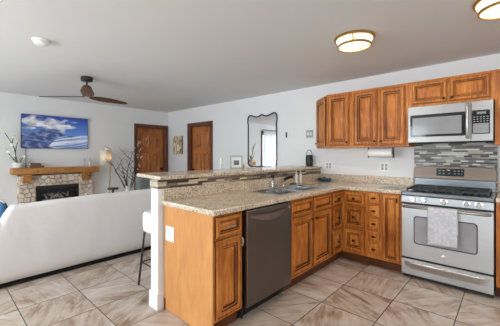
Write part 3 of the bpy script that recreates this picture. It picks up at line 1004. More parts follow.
for i, (y, lab) in enumerate(((3.225, 'clear white soap bottle behind the sink, the nearer of two beside the green sponge'), (3.325, 'clear white soap bottle behind the sink, the farther of two, next to the tan tray'))):
    t = thing('soap_bottle', lab, 'bottle', (-2.10, y, 0.9155), 'soap bottles behind the sink')
    MB().lathe((-2.10, y, 0.9155), [(0.019, 0), (0.021, 0.006), (0.021, 0.105), (0.018, 0.12), (0.009, 0.13), (0.009, 0.145)], 14).build('bottle', 'ceramic', t, smooth=True)
    MB().lathe((-2.10, y, 1.061), [(0.013, 0), (0.013, 0.014), (0.004, 0.016), (0.004, 0.032), (0.012, 0.033), (0.012, 0.042)], 12).build('pump', 'satin', t, smooth=True)
    MB().tube([(-2.10, y, 1.098), (-2.075, y, 1.098), (-2.062, y, 1.092)], 0.0045, 6).build('nozzle', 'satin', t, smooth=True)
t = thing('sponge_tray', 'low tan tray on the worktop behind the far end of the sink', 'tray', (-2.0, 3.36, 0.9155))
MB().lathe((-2.0, 3.36, 0.9155), [(0.07, 0), (0.085, 0.004), (0.09, 0.016), (0.083, 0.016), (0.078, 0.008), (0.001, 0.008)], 24, sy=1.1).build('tray_dish', 'board', t, smooth=True)
tag(MB().box(-2.10, -2.05, 3.06, 3.16, 0.9155, 0.938).build('sponge', 'sponge', bevel=0.008, seg=3), 'green scrubbing sponge lying behind the sink', 'sponge')
t = thing('casserole_dish', 'round teal enamel lidded dish in the corner of the worktop', 'pot', (-2.02, 3.84, 0.9155))
MB().lathe((-2.02, 3.84, 0.9155), [(0.07, 0), (0.088, 0.005), (0.095, 0.026), (0.097, 0.034)], 28).build('pot_body', 'teal', t, smooth=True)
MB().lathe((-2.02, 3.84, 0.9500), [(0.100, 0), (0.100, 0.006), (0.085, 0.014), (0.03, 0.018), (0.016, 0.020), (0.02, 0.026), (0.006, 0.029)], 28).build('lid', 'teal', t, smooth=True)
tag(MB().box(-1.125, -0.915, 3.43, 3.76, 0.9155, 0.9235).build('cutting_board', 'clearboard', bevel=0.003), 'clear glass cutting board lying on the worktop left of the range', 'cutting board')

# ------------------------------------------------------------------ dishwasher
t = thing('dishwasher', 'slate-grey dishwasher with a pocket handle, built into the peninsula', 'dishwasher', (-1.83, 1.925, 0))
MB().box(1.618, 2.230, 0.105, 0.870, -0.56, -0.025, mp=mpX).build('tub', 'dark', t)
MB().box(1.622, 2.228, 0.002, 0.104, -0.11, -0.06, mp=mpX).build('toe_panel', 'black', t, bevel=0.003)
dd = MB().box(1.624, 2.224, 0.118, 0.866, -0.024, 0.042, mp=mpX).build('door', 'slate', t, bevel=0.008, seg=3)
MB().box(1.628, 2.220, 0.8665, 0.871, -0.02, 0.034, mp=mpX).build('control_strip', 'black', dd)
# bowed handle with pocket: crescent bar standing off the door
P0, P1 = 1.662, 2.135
hb = MB()
rs = []
for i in range(17):
    q = i / 16
    s = P0 + (P1 - P0) * q
    bow = math.sin(PI * q)
    zt, zb_ = 0.828 - 0.006 * bow, 0.812 - 0.045 * bow
    n = 0.043 + 0.030 * bow ** 0.6
    rs.append([mpX(s, zt, 0.0425), mpX(s, zt, n), mpX(s, zb_, n), mpX(s, zb_, n - 0.010 if bow > 0.1 else 0.0425), mpX(s, zt - 0.008, 0.0425)])
hb.rings(rs).build('handle', 'slatehi', dd, smooth=True)
MB().disc_axis(mpX(2.19, 0.825, 0.0425), (1, 0, 0), [(0.013, 0), (0.013, 0.002), (0.009, 0.003)], 16).build('badge', 'chrome', dd, smooth=True)
MB().box(2.215, 2.235, 0.062, 0.112, -0.055, -0.045, mp=mpX).build('service_tag', 'plastic', t)
MB().box(1.6095, 1.6145, 0.03, 0.865, -0.06, 0.002, mp=mpX).build('mounting_strip', 'dark', t)

# ------------------------------------------------------------------ range
GX0, GX1 = -0.868, -0.110
mpG = face_map((0, 3.363, 0), (1, 0, 0), (0, -1, 0))
t = thing('gas_range', 'stainless gas range with black grates, standing against the mosaic backsplash', 'range', (-0.489, 3.67, 0))
MB().box(GX0 + 0.002, GX1 - 0.002, 0.035, 0.886, -0.62, -0.022, mp=mpG).build('range_body', 'matteblack', t)
for sx in (GX0 + 0.05, GX1 - 0.05):
    for n in (-0.12, -0.58):
        c = mpG(sx, 0, n)
        MB().lathe((c[0], c[1], 0.001), [(0.018, 0), (0.018, 0.012), (0.010, 0.014), (0.010, 0.034)], 12).build('foot', 'matteblack', t)
MB().box(GX0 + 0.004, GX1 - 0.004, 0.004, 0.0345, -0.10, -0.05, mp=mpG).build('range_gap_shade', 'matteblack', t)  # added dark plate standing in for the shadow under the range
# drawer with a scooped grip
b = MB()
prof = [(0.046, -0.021), (0.046, -0.004), (0.052, 0.0), (0.105, 0.0), (0.125, 0.004), (0.145, 0.012), (0.163, 0.020), (0.176, 0.022), (0.182, 0.016), (0.185, 0.0), (0.200, 0.0), (0.206, -0.004), (0.206, -0.021)]
MB().rings([[mpG(s, z, (0.0 if (0.11 < z < 0.184 and e) else n)) for z, n in prof] for s, e in ((GX0 + 0.004, 1), (GX0 + 0.03, 1), (GX0 + 0.10, 0), (GX1 - 0.10, 0), (GX1 - 0.03, 1), (GX1 - 0.004, 1))]).build('storage_drawer', 'steel', t)
# oven door with a window opening
WS0, WS1, WZ0, WZ1 = -0.752, -0.226, 0.376, 0.668


def roundrect(a0, a1, b0, b1, r, k=5, arch=0.0):
    pts = []
    for cx, cz, st in ((a1 - r, b0 + r, -90), (a1 - r, b1 - r, 0), (a0 + r, b1 - r, 90), (a0 + r, b0 + r, 180)):
        for i in range(k + 1):
            a = math.radians(st + 90 * i / k)
            x, z = cx + r * math.cos(a), cz + r * math.sin(a)
            if arch and z > (b0 + b1) / 2:
                z += arch * (1 - ((x - (a0 + a1) / 2) / ((a1 - a0) / 2)) ** 2)
            pts.append((x, z))
    return pts


outer = roundrect(GX0 + 0.003, GX1 - 0.003, 0.226, 0.780, 0.006)
inner = roundrect(WS0, WS1, WZ0, WZ1, 0.03)
b = MB()
ks = len(outer)
b.rings([[mpG(*p, -0.021) for p in outer], [mpG(*p, -0.003) for p in outer], [mpG(*p, 0.0) for p in roundrect(GX0 + 0.006, GX1 - 0.006, 0.229, 0.777, 0.006)], [mpG(*p, 0.0) for p in inner], [mpG(*p, -0.004) for p in inner], [mpG(*p, -0.021) for p in inner]], closed=True)
door = b.build('oven_door', 'steel', t)
MB().prism(roundrect(WS0 + 0.001, WS1 - 0.001, WZ0 + 0.001, WZ1 - 0.001, 0.03), mpG, -0.020, -0.003).build('oven_window', 'filmglass', door)
b = MB()
b.rings([[mpG(*p, -0.0028) for p in roundrect(WS0 + 0.002, WS1 - 0.002, WZ0 + 0.002, WZ1 - 0.002, 0.03)], [mpG(*p, 0.001) for p in roundrect(WS0 + 0.002, WS1 - 0.002, WZ0 + 0.002, WZ1 - 0.002, 0.03)], [mpG(*p, 0.001) for p in roundrect(WS0 + 0.009, WS1 - 0.009, WZ0 + 0.009, WZ1 - 0.009, 0.026)], [mpG(*p, -0.0028) for p in roundrect(WS0 + 0.009, WS1 - 0.009, WZ0 + 0.009, WZ1 - 0.009, 0.026)]], closed=True)
b.build('window_trim', 'matteblack', door)
b = MB()
HZ = 0.762
hp = [mpG(GX0 + 0.028, HZ, 0.001), mpG(GX0 + 0.03, HZ, 0.035), mpG(GX0 + 0.06, HZ, 0.048), mpG(GX1 - 0.06, HZ, 0.048), mpG(GX1 - 0.03, HZ, 0.035), mpG(GX1 - 0.028, HZ, 0.001)]
b.tube(hp, 0.0135, 12).build('door_handle', 'slatehi', door, smooth=True)
MB().disc_axis(mpG(-0.489, 0.294, 0.0005), (0, -1, 0), [(0.017, 0), (0.017, 0.003), (0.013, 0.004)], 20).build('badge', 'chrome', door, smooth=True)
# control panel and knobs
b = MB()
cp = [(0.802, -0.021), (0.802, 0.001), (0.870, -0.003), (0.870, -0.021)]
b.rings([[mpG(s, z, n) for z, n in cp] for s in (GX0 + 0.002, GX1 - 0.002)])
pan = b.build('control_panel', 'ctlsteel', t, bevel=0.002)
for s in (-0.754, -0.658, -0.489, -0.309, -0.218):
    o = Vector(mpG(s, 0.838, -0.0015))
    kb = MB().disc_axis(o, (0, -1, 0.06), [(0.029, 0), (0.029, 0.003), (0.023, 0.004), (0.022, 0.024), (0.019, 0.028)], 20).build('burner_knob', 'chrome', t, smooth=True)
    q = o + Vector((0, -1, 0.06)).normalized() * 0.0282
    MB().box(q.x - 0.003, q.x + 0.003, q.y - 0.003, q.y, q.z - 0.015, q.z + 0.015).build('pointer', 'satin', kb)
# cooktop
b = MB()
b.box(GX0 - 0.001, GX1 + 0.001, 0.873, 0.915, -0.56, 0.001, mp=mpG)
ct = b.build('cooktop', 'darksteel', t, bevel=0.010, seg=3)
MB().box(GX0 + 0.03, GX1 - 0.03, 0.9152, 0.9165, -0.53, -0.045, mp=mpG).build('burner_well', 'black', ct)
for gx0, gx1 in ((GX0 + 0.035, -0.618), (-0.612, -0.366), (-0.360, GX1 - 0.035)):
    b = MB()
    y0, y1 = -0.525, -0.055
    for s in (gx0 + 0.006, gx1 - 0.006):
        b.box(s - 0.006, s + 0.006, 0.934, 0.950, y0, y1, mp=mpG)
    for n in (y0 + 0.006, (y0 + y1) / 2, y1 - 0.006):
        b.box(gx0 + 0.0125, gx1 - 0.0125, 0.934, 0.950, n - 0.006, n + 0.006, mp=mpG)
    for n in (y0 + 0.12, y1 - 0.12):
        b.box(gx0 + 0.0125, gx0 + 0.085, 0.936, 0.950, n - 0.005, n + 0.005, mp=mpG)
        b.box(gx1 - 0.085, gx1 - 0.0125, 0.936, 0.950, n - 0.005, n + 0.005, mp=mpG)
    for s in (gx0 + 0.008, gx1 - 0.008):
        for n in (y0 + 0.008, y1 - 0.008):
            b.box(s - 0.007, s + 0.007, 0.9168, 0.934, n - 0.007, n + 0.007, mp=mpG)
    b.build('burner_grate', 'iron', t)
    for n in ((y0 + 0.12), (y1 - 0.12)):
        c = mpG((gx0 + gx1) / 2, 0.9168, n)
        MB().lathe(c, [(0.042, 0), (0.042, 0.008), (0.034, 0.010), (0.034, 0.016), (0.028, 0.018)], 18).build('burner_cap', 'iron', t, smooth=True)
# backguard
mpK = face_map((0, 3.905, 0), (1, 0, 0), (0, -1, 0))
b = MB().box(GX0 + 0.006, GX1 - 0.006, 0.9155, 1.026, -0.08, 0.0, mp=mpK)
bg = b.build('backguard', 'darksteel', t, bevel=0.003)
top = [(GX0 - 0.002, 1.028), (GX1 + 0.002, 1.028), (GX1 + 0.002, 1.140), (GX1 - 0.012, 1.157)]
k = 12
top += [(GX1 - 0.03 - (GX1 - GX0 - 0.06) * i / k, 1.160 + 0.012 * math.sin(PI * i / k)) for i in range(k + 1)]
top += [(GX0 + 0.012, 1.157), (GX0 - 0.002, 1.140)]
b = MB()
b.rings([[mpK(a, z, -0.08) for a, z in top], [mpK(a, z, 0.022 - (z - 1.028) * 0.16) for a, z in top]])
bp = b.build('backguard_panel', 'bronzesteel', t, bevel=0.003)
MB().box(-0.635, -0.378, 1.062, 1.146, 0.0, 0.0205, mp=mpK).build('display', 'black', bp)
dp = bpy.data.objects['display']
for i, (a, z, w, h) in enumerate([(-0.61, 1.118, 0.018, 0.006), (-0.575, 1.118, 0.018, 0.006), (-0.535, 1.122, 0.03, 0.012), (-0.47, 1.118, 0.016, 0.006), (-0.435, 1.118, 0.016, 0.006), (-0.404, 1.118, 0.012, 0.006), (-0.61, 1.088, 0.016, 0.005), (-0.575, 1.088, 0.016, 0.005), (-0.52, 1.088, 0.014, 0.005), (-0.47, 1.088, 0.016, 0.005), (-0.435, 1.088, 0.016, 0.005), (-0.404, 1.088, 0.012, 0.005)]):
    MB().box(a, a + w, z, z + h, 0.0206, 0.0214, mp=mpK).build('display_mark', 'digits', dp)

# towel over the oven handle
b = MB()
vs, fs = [], []
cols_ = 26
path = []
yh, zh = 3.363 - 0.048, HZ
for i in range(15):
    path.append((yh - 0.019 - 0.003 * i / 14, 0.418 + (zh - 0.418) * i / 14))
for i in range(1, 8):
    a = PI * i / 8
    path.append((yh - 0.019 * math.cos(a), zh + 0.019 * math.sin(a)))
for i in range(11):
    path.append((yh + 0.019, zh - 0.22 * i / 10))
for i, (y, z) in enumerate(path):
    for j in range(cols_ + 1):
        q = j / cols_
        drop = max(0, min(1, (zh - z) / 0.34))
        x = -0.611 + 0.238 * q + 0.006 * drop * (q - 0.5)
        wv = 0.005 * drop * math.sin(q * 11 + 0.8)
        zz = z + (0.016 * q - 0.004 if i == 0 else 0) * 1.0
        vs.append((x, (y - abs(wv) if i < 15 else y), zz))
for i in range(len(path) - 1):
    for j in range(cols_):
        a = i * (cols_ + 1) + j
        fs.append((a, a + 1, a + cols_ + 2, a + cols_ + 1))
b.add(vs, fs)
tag(b.build('dish_towel', 'towel', smooth=True, solid=0.004), 'light grey dish towel hung over the oven door handle', 'towel')

# ------------------------------------------------------------------ microwave
mpM = face_map((0, 3.604, 0), (1, 0, 0), (0, -1, 0))
t = thing('microwave', 'stainless over-the-range microwave under the short wall cabinet', 'microwave', (-0.49, 3.8, 1.434))
MX0, MX1 = -0.862, -0.124
MB().box(MX0 + 0.004, MX1 - 0.004, 1.437, 1.836, -(YB - 3.604) + 0.012, -0.026, mp=mpM).build('case', 'matteblack', t)
dr = MB().box(MX0, -0.297, 1.437, 1.835, -0.025, 0.0, mp=mpM).build('door', 'mwsteel', t, bevel=0.004, seg=3)
MB().prism(roundrect(-0.838, -0.340, 1.497, 1.740, 0.012), mpM, 0.0003, 0.003).build('door_glass', 'blackglass', dr)
MB().prism(roundrect(-0.815, -0.372, 1.522, 1.706, 0.006), mpM, 0.0032, 0.0042).build('door_screen', 'screen', dr)
cpn = MB().box(-0.294, MX1, 1.437, 1.835, -0.025, 0.0, mp=mpM).build('control_side', 'mwsteel', t, bevel=0.004, seg=3)
MB().prism(roundrect(-0.288, -0.150, 1.508, 1.742, 0.01), mpM, 0.0003, 0.003).build('control_panel', 'blackglass', cpn)
kp = MB().prism(roundrect(-0.280, -0.158, 1.516, 1.612, 0.006), mpM, 0.0032, 0.0042).build('reflective_panel', 'screen', cpn)
b = MB()
for r_ in range(3):
    for c_ in range(5):
        b.box(-0.276 + 0.025 * c_, -0.262 + 0.025 * c_, 1.628 + 0.022 * r_, 1.634 + 0.022 * r_, 0.0031, 0.0038, mp=mpM)
b.build('keypad_marks', 'digits', cpn)
MB().box(-0.25, -0.18, 1.702, 1.724, 0.0031, 0.0038, mp=mpM).build('clock_display', 'screen', cpn)
MB().tube([mpM(-0.322, 1.474, 0.0), mpM(-0.322, 1.476, 0.03), mpM(-0.322, 1.50, 0.043), mpM(-0.322, 1.64, 0.047), mpM(-0.322, 1.79, 0.043), mpM(-0.322, 1.812, 0.03), mpM(-0.322, 1.814, 0.0)], 0.0125, 12).build('handle', 'steel', dr, smooth=True)
MB().disc_axis(mpM(-0.80, 1.468, 0.0005), (0, -1, 0), [(0.010, 0), (0.010, 0.002), (0.007, 0.003)], 14).build('badge', 'chrome', dr, smooth=True)
MB().box(MX0 + 0.02, MX1 - 0.02, 1.434, 1.4365, -0.35, -0.05, mp=mpM).build('vent_grille', 'dark', t)

# paper towel roll under the wall cabinet
t = thing('paper_towel_holder', 'white paper towel roll on a holder under the two-door wall cabinet', 'paper towel', (-1.22, 3.82, 1.399))
MB().disc_axis((-1.368, 3.82, 1.328), (1, 0, 0), [(0.052, 0), (0.054, 0.004), (0.054, 0.280), (0.052, 0.284), (0.02, 0.284)], 28).build('paper_roll', 'paper', t, smooth=True)
MB().box(-1.078, -1.072, 3.80, 3.84, 1.262, 1.398).build('bracket', 'matteblack', t, bevel=0.002)
MB().box(-1.380, -1.374, 3.80, 3.84, 1.262, 1.398).build('bracket', 'matteblack', t, bevel=0.002)
MB().disc_axis((-1.0835, 3.82, 1.328), (1, 0, 0), [(0.018, 0), (0.018, 0.005)], 14).build('end_cap', 'matteblack', t)


# ------------------------------------------------------------------ plates on the walls
def plate(name, label, cat, mp, s, z, w, h, mt, slots, smat):
    t = thing(name, label, cat, mp(s, z - h / 2, 0.0005))
    MB().box(s - w / 2, s + w / 2, z - h / 2, z + h / 2, 0.0005, 0.006, mp=mp).build('cover_plate', mt, t, bevel=0.003)
    for a, c, ww, hh, nn, nm in slots:
        MB().box(s + a - ww / 2, s + a + ww / 2, z + c - hh / 2, z + c + hh / 2, 0.0061, 0.0061 + nn, mp=mp).build(nm, smat, t, bevel=0.0005)
    return t


sock = [(dx, dz, 0.028, 0.034, 0.002, 'socket') for dx in (-0.023, 0.023) for dz in (-0.021, 0.021)]
plate('wall_outlet', 'white double outlet on the back wall above the teal dish', 'outlet', mpB, -2.035, 1.135, 0.118, 0.116, 'plastic', sock, 'greyplate')
plate('wall_outlet', 'white double outlet on the back wall under the paper towels', 'outlet', mpB, -1.240, 1.140, 0.118, 0.122, 'plastic', sock, 'greyplate')
plate('outlet_cover', 'blank white cover plate on the end panel of the peninsula', 'outlet', face_map((0, 1.3118, 0), (1, 0, 0), (0, -1, 0)), -2.079, 0.651, 0.118, 0.122, 'plastic', [], 'plastic')
plate('light_switch', 'grey double light switch on the back wall beside the angled wall cabinet', 'light switch', mpB, -2.365, 1.632, 0.125, 0.118, 'greyplate', [(-0.025, 0, 0.022, 0.05, 0.006, 'toggle'), (0.025, 0, 0.022, 0.05, 0.006, 'toggle')], 'plastic')
t = thing('thermostat', 'small thermostat with a dark face on the back wall right of the mirror', 'thermostat', mpB(-2.785, 1.58, 0.0005))
MB().box(-2.812, -2.752, 1.585, 1.690, 0.0005, 0.022, mp=mpB).build('housing', 'plastic', t, bevel=0.005)
MB().box(-2.809, -2.782, 1.590, 1.680, 0.0222, 0.026, mp=mpB).build('dial_strip', 'matteblack', t)


# ------------------------------------------------------------------ ceiling fittings
def ceiling_light(label, x, y):
    t = thing('ceiling_light', label, 'ceiling light', (x, y, ZC), 'brass ceiling lights in the kitchen')
    c = (x, y, ZC)
    MB().lathe(c, [(0.160, -0.0005), (0.176, -0.004), (0.178, -0.016), (0.170, -0.024), (0.160, -0.024)], 48).build('canopy', 'brass', t, smooth=True)
    MB().lathe(c, [(0.160, -0.0245), (0.153, -0.036), (0.134, -0.078), (0.135, -0.081), (0.09, -0.090), (0.001, -0.093)], 48).build('glass_bowl', 'alabaster', t, smooth=True)
    rs = []
    n = 48
    for r, z in ((0.1375, -0.070), (0.147, -0.070), (0.147, -0.086), (0.1375, -0.0865)):
        rs.append([(x + r * math.cos(2 * PI * j / n), y + r * math.sin(2 * PI * j / n), ZC + z) for j in range(n)])
    MB().rings(rs, closed=True).build('ring', 'brass', t, smooth=True)
    for a in range(3):
        an = math.radians(-72 + 120 * a)
        d = Vector((math.cos(an), math.sin(an), 0))
        p = Vector((-d.y, d.x, 0)) * 0.006
        b = MB()
        q = [Vector(c) + d * 0.1605 + Vector((0, 0, -0.0248)), Vector(c) + d * 0.1415 + Vector((0, 0, -0.0695))]
        b.add([q[0] - p, q[0] + p, q[1] + p, q[1] - p, q[0] - p + d * 0.005, q[0] + p + d * 0.005, q[1] + p + d * 0.004, q[1] - p + d * 0.004], [(0, 1, 2, 3), (4, 5, 6, 7), (0, 1, 5, 4), (1, 2, 6, 5), (2, 3, 7, 6), (3, 0, 4, 7)])
        b.build('strap', 'brass', t)
    # the light of the lamp itself, leaving through the bottom of the bowl
    l = bpy.data.lights.new('lamp_light', 'AREA')
    l.shape, l.size = 'DISK', 0.24
    l.energy, l.color = 8.5, (1.0, 0.91, 0.79)
    lo = bpy.data.objects.new('lamp_light', l)
    lo.parent = t
    lo.location = (0, 0, -0.096)
    col.objects.link(lo)


ceiling_light('round brass and alabaster ceiling light, the whole one above the peninsula', -1.060, 2.585)
ceiling_light('round brass and alabaster ceiling light cut off by the top right picture corner', -0.030, 2.615)
t = thing('smoke_detector', 'white round smoke detector on the ceiling near the top left', 'smoke detector', (-3.25, 0.68, ZC))
MB().lathe((-3.25, 0.68, ZC), [(0.072, -0.0005), (0.075, -0.006), (0.072, -0.012), (0.058, -0.016)], 32).build('base', 'plastic', t, smooth=True)
MB().lathe((-3.25, 0.68, ZC - 0.0165), [(0.055, 0), (0.060, -0.006), (0.056, -0.022), (0.040, -0.030), (0.001, -0.031)], 32).build('cap', 'plastic', t, smooth=True)

t = thing('ceiling_fan', 'three-blade walnut ceiling fan with a bronze canopy above the living room', 'ceiling fan', (-4.32, 1.42, ZC))
FX, FY = -4.32, 1.42
MB().lathe((FX, FY, ZC), [(0.066, -0.0005), (0.074, -0.006), (0.074, -0.055), (0.066, -0.062), (0.02, -0.064)], 28).build('canopy', 'bronze', t, smooth=True)
MB().lathe((FX, FY, ZC), [(0.012, -0.0645), (0.012, -0.115)], 12).build('downrod', 'bronze', t, smooth=True)
MB().lathe((FX, FY, ZC), [(0.014, -0.1155), (0.04, -0.120), (0.062, -0.150), (0.068, -0.195), (0.064, -0.235), (0.050, -0.262), (0.01, -0.268)], 28).build('motor_housing', 'fanwood', t, smooth=True)
for a in (103, 223, 343):
    an = math.radians(a)
    d, p = Vector((math.cos(an), math.sin(an), 0)), Vector((-math.sin(an), math.cos(an), 0))
    rs = []
    for i in range(15):
        q = i / 14
        r = 0.045 + 0.60 * q
        w = 0.036 + 0.046 * math.sin(PI * q ** 0.75) if q < 0.93 else 0.044 * math.sqrt(max(0.02, (1 - q) / 0.07))
        pitch = -math.radians(13.5)
        if q < 0.12:
            w *= 0.75 + 2 * q
        up = Vector((0, 0, math.sin(pitch)))
        c = Vector((FX, FY, 2.100)) + d * r
        e = p * math.cos(pitch) + up
        nn = Vector((0, 0, 1)) * math.cos(pitch) - p * math.sin(pitch)
        th_ = 0.006
        rs.append([tuple(c + e * w * x + nn * th_ * y) for x, y in ((-1, 0), (-0.6, 0.8), (0, 1), (0.6, 0.8), (1, 0), (0.6, -0.8), (0, -1), (-0.6, -0.8))])
    MB().rings(rs).build('blade', 'fanwood', t, smooth=True)

# ------------------------------------------------------------------ mirror, art
t = thing('wall_mirror', 'tall scallop-topped mirror with a thin black frame on the back wall', 'mirror', (-3.345, YB, 1.08))
pl = [(-3.655, 1.10), (-3.60, 1.080), (-3.53, 1.088), (-3.46, 1.080), (-3.39, 1.086), (-3.345, 1.092), (-3.30, 1.086), (-3.23, 1.080), (-3.16, 1.088), (-3.09, 1.080), (-3.035, 1.098),
      (-3.008, 1.135), (-3.020, 1.175), (-3.008, 1.215), (-3.012, 1.30), (-3.012, 1.60), (-3.012, 1.86), (-3.000, 1.92), (-3.005, 1.985), (-3.035, 2.030), (-3.085, 2.036), (-3.15, 2.012), (-3.22, 1.995), (-3.28, 2.000), (-3.325, 2.022), (-3.345, 2.034),
      (-3.365, 2.022), (-3.41, 2.000), (-3.47, 1.995), (-3.54, 2.012), (-3.605, 2.036), (-3.655, 2.030), (-3.685, 1.985), (-3.69, 1.92), (-3.678, 1.86), (-3.678, 1.60), (-3.678, 1.30), (-3.682, 1.215), (-3.670, 1.175), (-3.682, 1.135)]
MB().prism(pl, mpB, 0.003, 0.010).build('mirror_glass', 'mirror', t)
MB().tube([mpB(a, z, 0.013) for a, z in pl], 0.0115, 8, closed=True).build('mirror_frame', 'matteblack', t, smooth=True)

b = MB()
nx, nz_ = 26, 34
for i in range(nx):
    for j in range(nz_):
        a0, a1 = -6.185 + 0.375 * i / nx, -6.185 + 0.375 * (i + 1) / nx
        z0, z1 = 1.315 + 0.435 * j / nz_, 1.315 + 0.435 * (j + 1) / nz_
        h = noise.noise(Vector((i * 0.55, j * 0.10, 3.3))) + 0.5 * noise.noise(Vector((i * 0.3, j * 0.4, 9.1)))
        if h > 0.18:
            c = (0.24, 0.16, 0.10)
        elif h > 0.02:
            c = (0.66, 0.46, 0.24)
        elif h > -0.2:
            c = (0.88, 0.72, 0.48)
        else:
            c = (0.92, 0.84, 0.68)
        b.add([mpB(a0, z0, 0.026), mpB(a1, z0, 0.026), mpB(a1, z1, 0.026), mpB(a0, z1, 0.026)], [(0, 1, 2, 3)], 0, c)
t = thing('wall_art', 'tan and cream abstract canvas on the back wall between the two doors', 'wall art', mpB(-6.0, 1.31, 0.001))
MB().box(-6.187, -5.808, 1.313, 1.752, 0.001, 0.0255, mp=mpB).build('canvas_edge', 'twig', t)
b.build('picture', 'artpicture', t)

# ------------------------------------------------------------------ television
t = thing('television', 'wall-mounted television showing a snowy mountain under clouds, above the mantel', 'television', (XL + 0.03, 1.60, 1.42))
TY0, TY1, TZ0, TZ1 = 1.043, 2.127, 1.417, 2.031
MB().box(TY0, TY1, TZ0, TZ1, 0.02, 0.045, mp=mpL).build('tv_body', 'matteblack', t, bevel=0.003)
MB().box(1.45, 1.75, 1.60, 1.85, 0.0005, 0.0195, mp=mpL).build('wall_bracket', 'matteblack', t)
b = MB()
nx, nz_ = 150, 84


def lerp_pts(P, u):
    for (a, h0), (c, h1) in zip(P, P[1:]):
        if a <= u <= c:
            return h0 + (h1 - h0) * (u - a) / (c - a)
    return P[-1][1]


def fbm(x, y, s):
    return noise.fractal(Vector((x, y, s)), 1.0, 2.0, 5)


def clamp(x):
    return max(0.0, min(1.0, x))


def mix3(a, c, k_):
    return tuple(p * (1 - k_) + q * k_ for p, q in zip(a, c))


PEAK = [(0, 0.46), (0.08, 0.44), (0.16, 0.49), (0.26, 0.56), (0.36, 0.60), (0.46, 0.60), (0.52, 0.57), (0.57, 0.47), (0.63, 0.40), (1, 0.40)]
SLOPE = [(0, 0.40), (0.55, 0.36), (0.62, 0.40), (0.72, 0.37), (0.86, 0.42), (1, 0.44)]


def tvcol(u, v):
    pk = lerp_pts(PEAK, u) + 0.018 * fbm(u * 16, 0, 1.7)
    sl = lerp_pts(SLOPE, u) + 0.012 * fbm(u * 10, 3, 1.1)
    if v > max(pk, sl):                                   # sky and clouds
        sky = mix3((0.10, 0.24, 0.62), (0.018, 0.062, 0.36), clamp((v - 0.45) / 0.5))
        den = fbm(u * 4.2, v * 6.0, 4.2) * 0.5
        den += 0.42 * math.exp(-(((u - 0.50) / 0.22) ** 2 + ((v - 0.70) / 0.15) ** 2))
        den += 0.34 * math.exp(-(((u - 0.72) / 0.16) ** 2 + ((v - 0.60) / 0.10) ** 2))
        den += 0.30 * math.exp(-(((u - 0.10) / 0.17) ** 2 + ((v - 0.80) / 0.16) ** 2))
        den += 0.26 * math.exp(-(((u - 0.28) / 0.10) ** 2 + ((v - 0.72) / 0.10) ** 2))
        den -= 0.25 * clamp((u - 0.82) / 0.1) + 0.12 * clamp((v - 0.86) / 0.1) * clamp((u - 0.2) / 0.2)
        k_ = clamp((den - 0.10) / 0.24)
        t_ = 0.42 + 0.46 * clamp(0.55 + 1.4 * fbm(u * 7, v * 9, 8) + 0.8 * (v - 0.68))
        return mix3(sky, (t_ * 0.94, t_ * 0.97, t_ * 1.04), k_)
    if v <= sl and u > 0.52 - 0.5 * (0.36 - v) and u > 0.12 + 0.9 * (0.36 - v):          # wind-blown snow slope
        g = v - 0.33 * (u - 0.5) + 0.025 * fbm(u * 3, v * 5, 6)
        w_ = fbm(g * 17, u * 1.6, 2.7) + 0.35 * fbm(g * 44, u * 3, 5.7)
        k_ = clamp(0.52 + 1.0 * w_ - 0.35 * clamp((0.16 - v) / 0.16) * clamp((u - 0.45) / 0.3))
        return mix3((0.075, 0.17, 0.46), (0.72, 0.80, 0.92), k_)
    rr_ = 1 - abs(fbm(u * 7 + v * 6, v * 8 - u * 4, 2.2)) * 2.2
    k_ = clamp(0.22 + 0.55 * fbm(u * 12 + v * 10, v * 14, 9.2) + 0.30 * (rr_ - 0.6))
    return mix3((0.030, 0.065, 0.225), (0.36, 0.46, 0.72), k_)


m_ = 0.008
for i in range(nx):
    for j in range(nz_):
        a0, a1 = TY0 + m_ + (TY1 - TY0 - 2 * m_) * i / nx, TY0 + m_ + (TY1 - TY0 - 2 * m_) * (i + 1) / nx
        z0, z1 = TZ0 + m_ + (TZ1 - TZ0 - 2 * m_) * j / nz_, TZ0 + m_ + (TZ1 - TZ0 - 2 * m_) * (j + 1) / nz_
        b.add([mpL(a0, z0, 0.0455), mpL(a1, z0, 0.0455), mpL(a1, z1, 0.0455), mpL(a0, z1, 0.0455)], [(0, 1, 2, 3)], 0, tvcol((i + 0.5) / nx, (j + 0.5) / nz_))
b.build('tv_screen', 'tvpicture', t)
MB().tube([mpL(1.115, 1.425, 0.006), mpL(1.118, 1.25, 0.006), mpL(1.115, 1.07, 0.006)], 0.004, 6).build('power_cord', 'matteblack', t)

# ------------------------------------------------------------------ fireplace
FXF = XL + 0.13          # stone face
t = thing('fireplace', 'fieldstone fireplace with a dark firebox and rustic wood mantel below the television', 'fireplace', (XL + 0.08, 1.6, 0))
FY0, FY1, FZ1 = 0.992, 2.185, 0.935
OY0, OY1, OZ1 = 1.245, 1.930, 0.728
mpS = face_map((FXF, 0, 0), (0, 1, 0), (1, 0, 0))
ysx = [FY0, OY0, OY1, FY1]
zsx = [0.0, 0.16, OZ1, FZ1]
MB().cellslab(ysx, zsx, lambda i, j: not (i == 1 and j == 1), -0.127, -0.012, mp=mpS).build('surround', 'mortar', t)
# individual stones from clipped Voronoi cells
def clip(poly, p, n):
    out = []
    for i in range(len(poly)):
        a, c = poly[i], poly[(i + 1) % len(poly)]
        da = (a[0] - p[0]) * n[0] + (a[1] - p[1]) * n[1]
        dc = (c[0] - p[0]) * n[0] + (c[1] - p[1]) * n[1]
        if da <= 0:
            out.append(a)
        if da * dc < 0:
            q = da / (da - dc)
            out.append((a[0] + (c[0] - a[0]) * q, a[1] + (c[1] - a[1]) * q))
    return out


TONES = [(0.84, 0.74, 0.61), (0.76, 0.63, 0.48), (0.88, 0.80, 0.69), (0.70, 0.59, 0.48), (0.82, 0.72, 0.60), (0.86, 0.73, 0.57), (0.66, 0.55, 0.46), (0.90, 0.83, 0.73)]


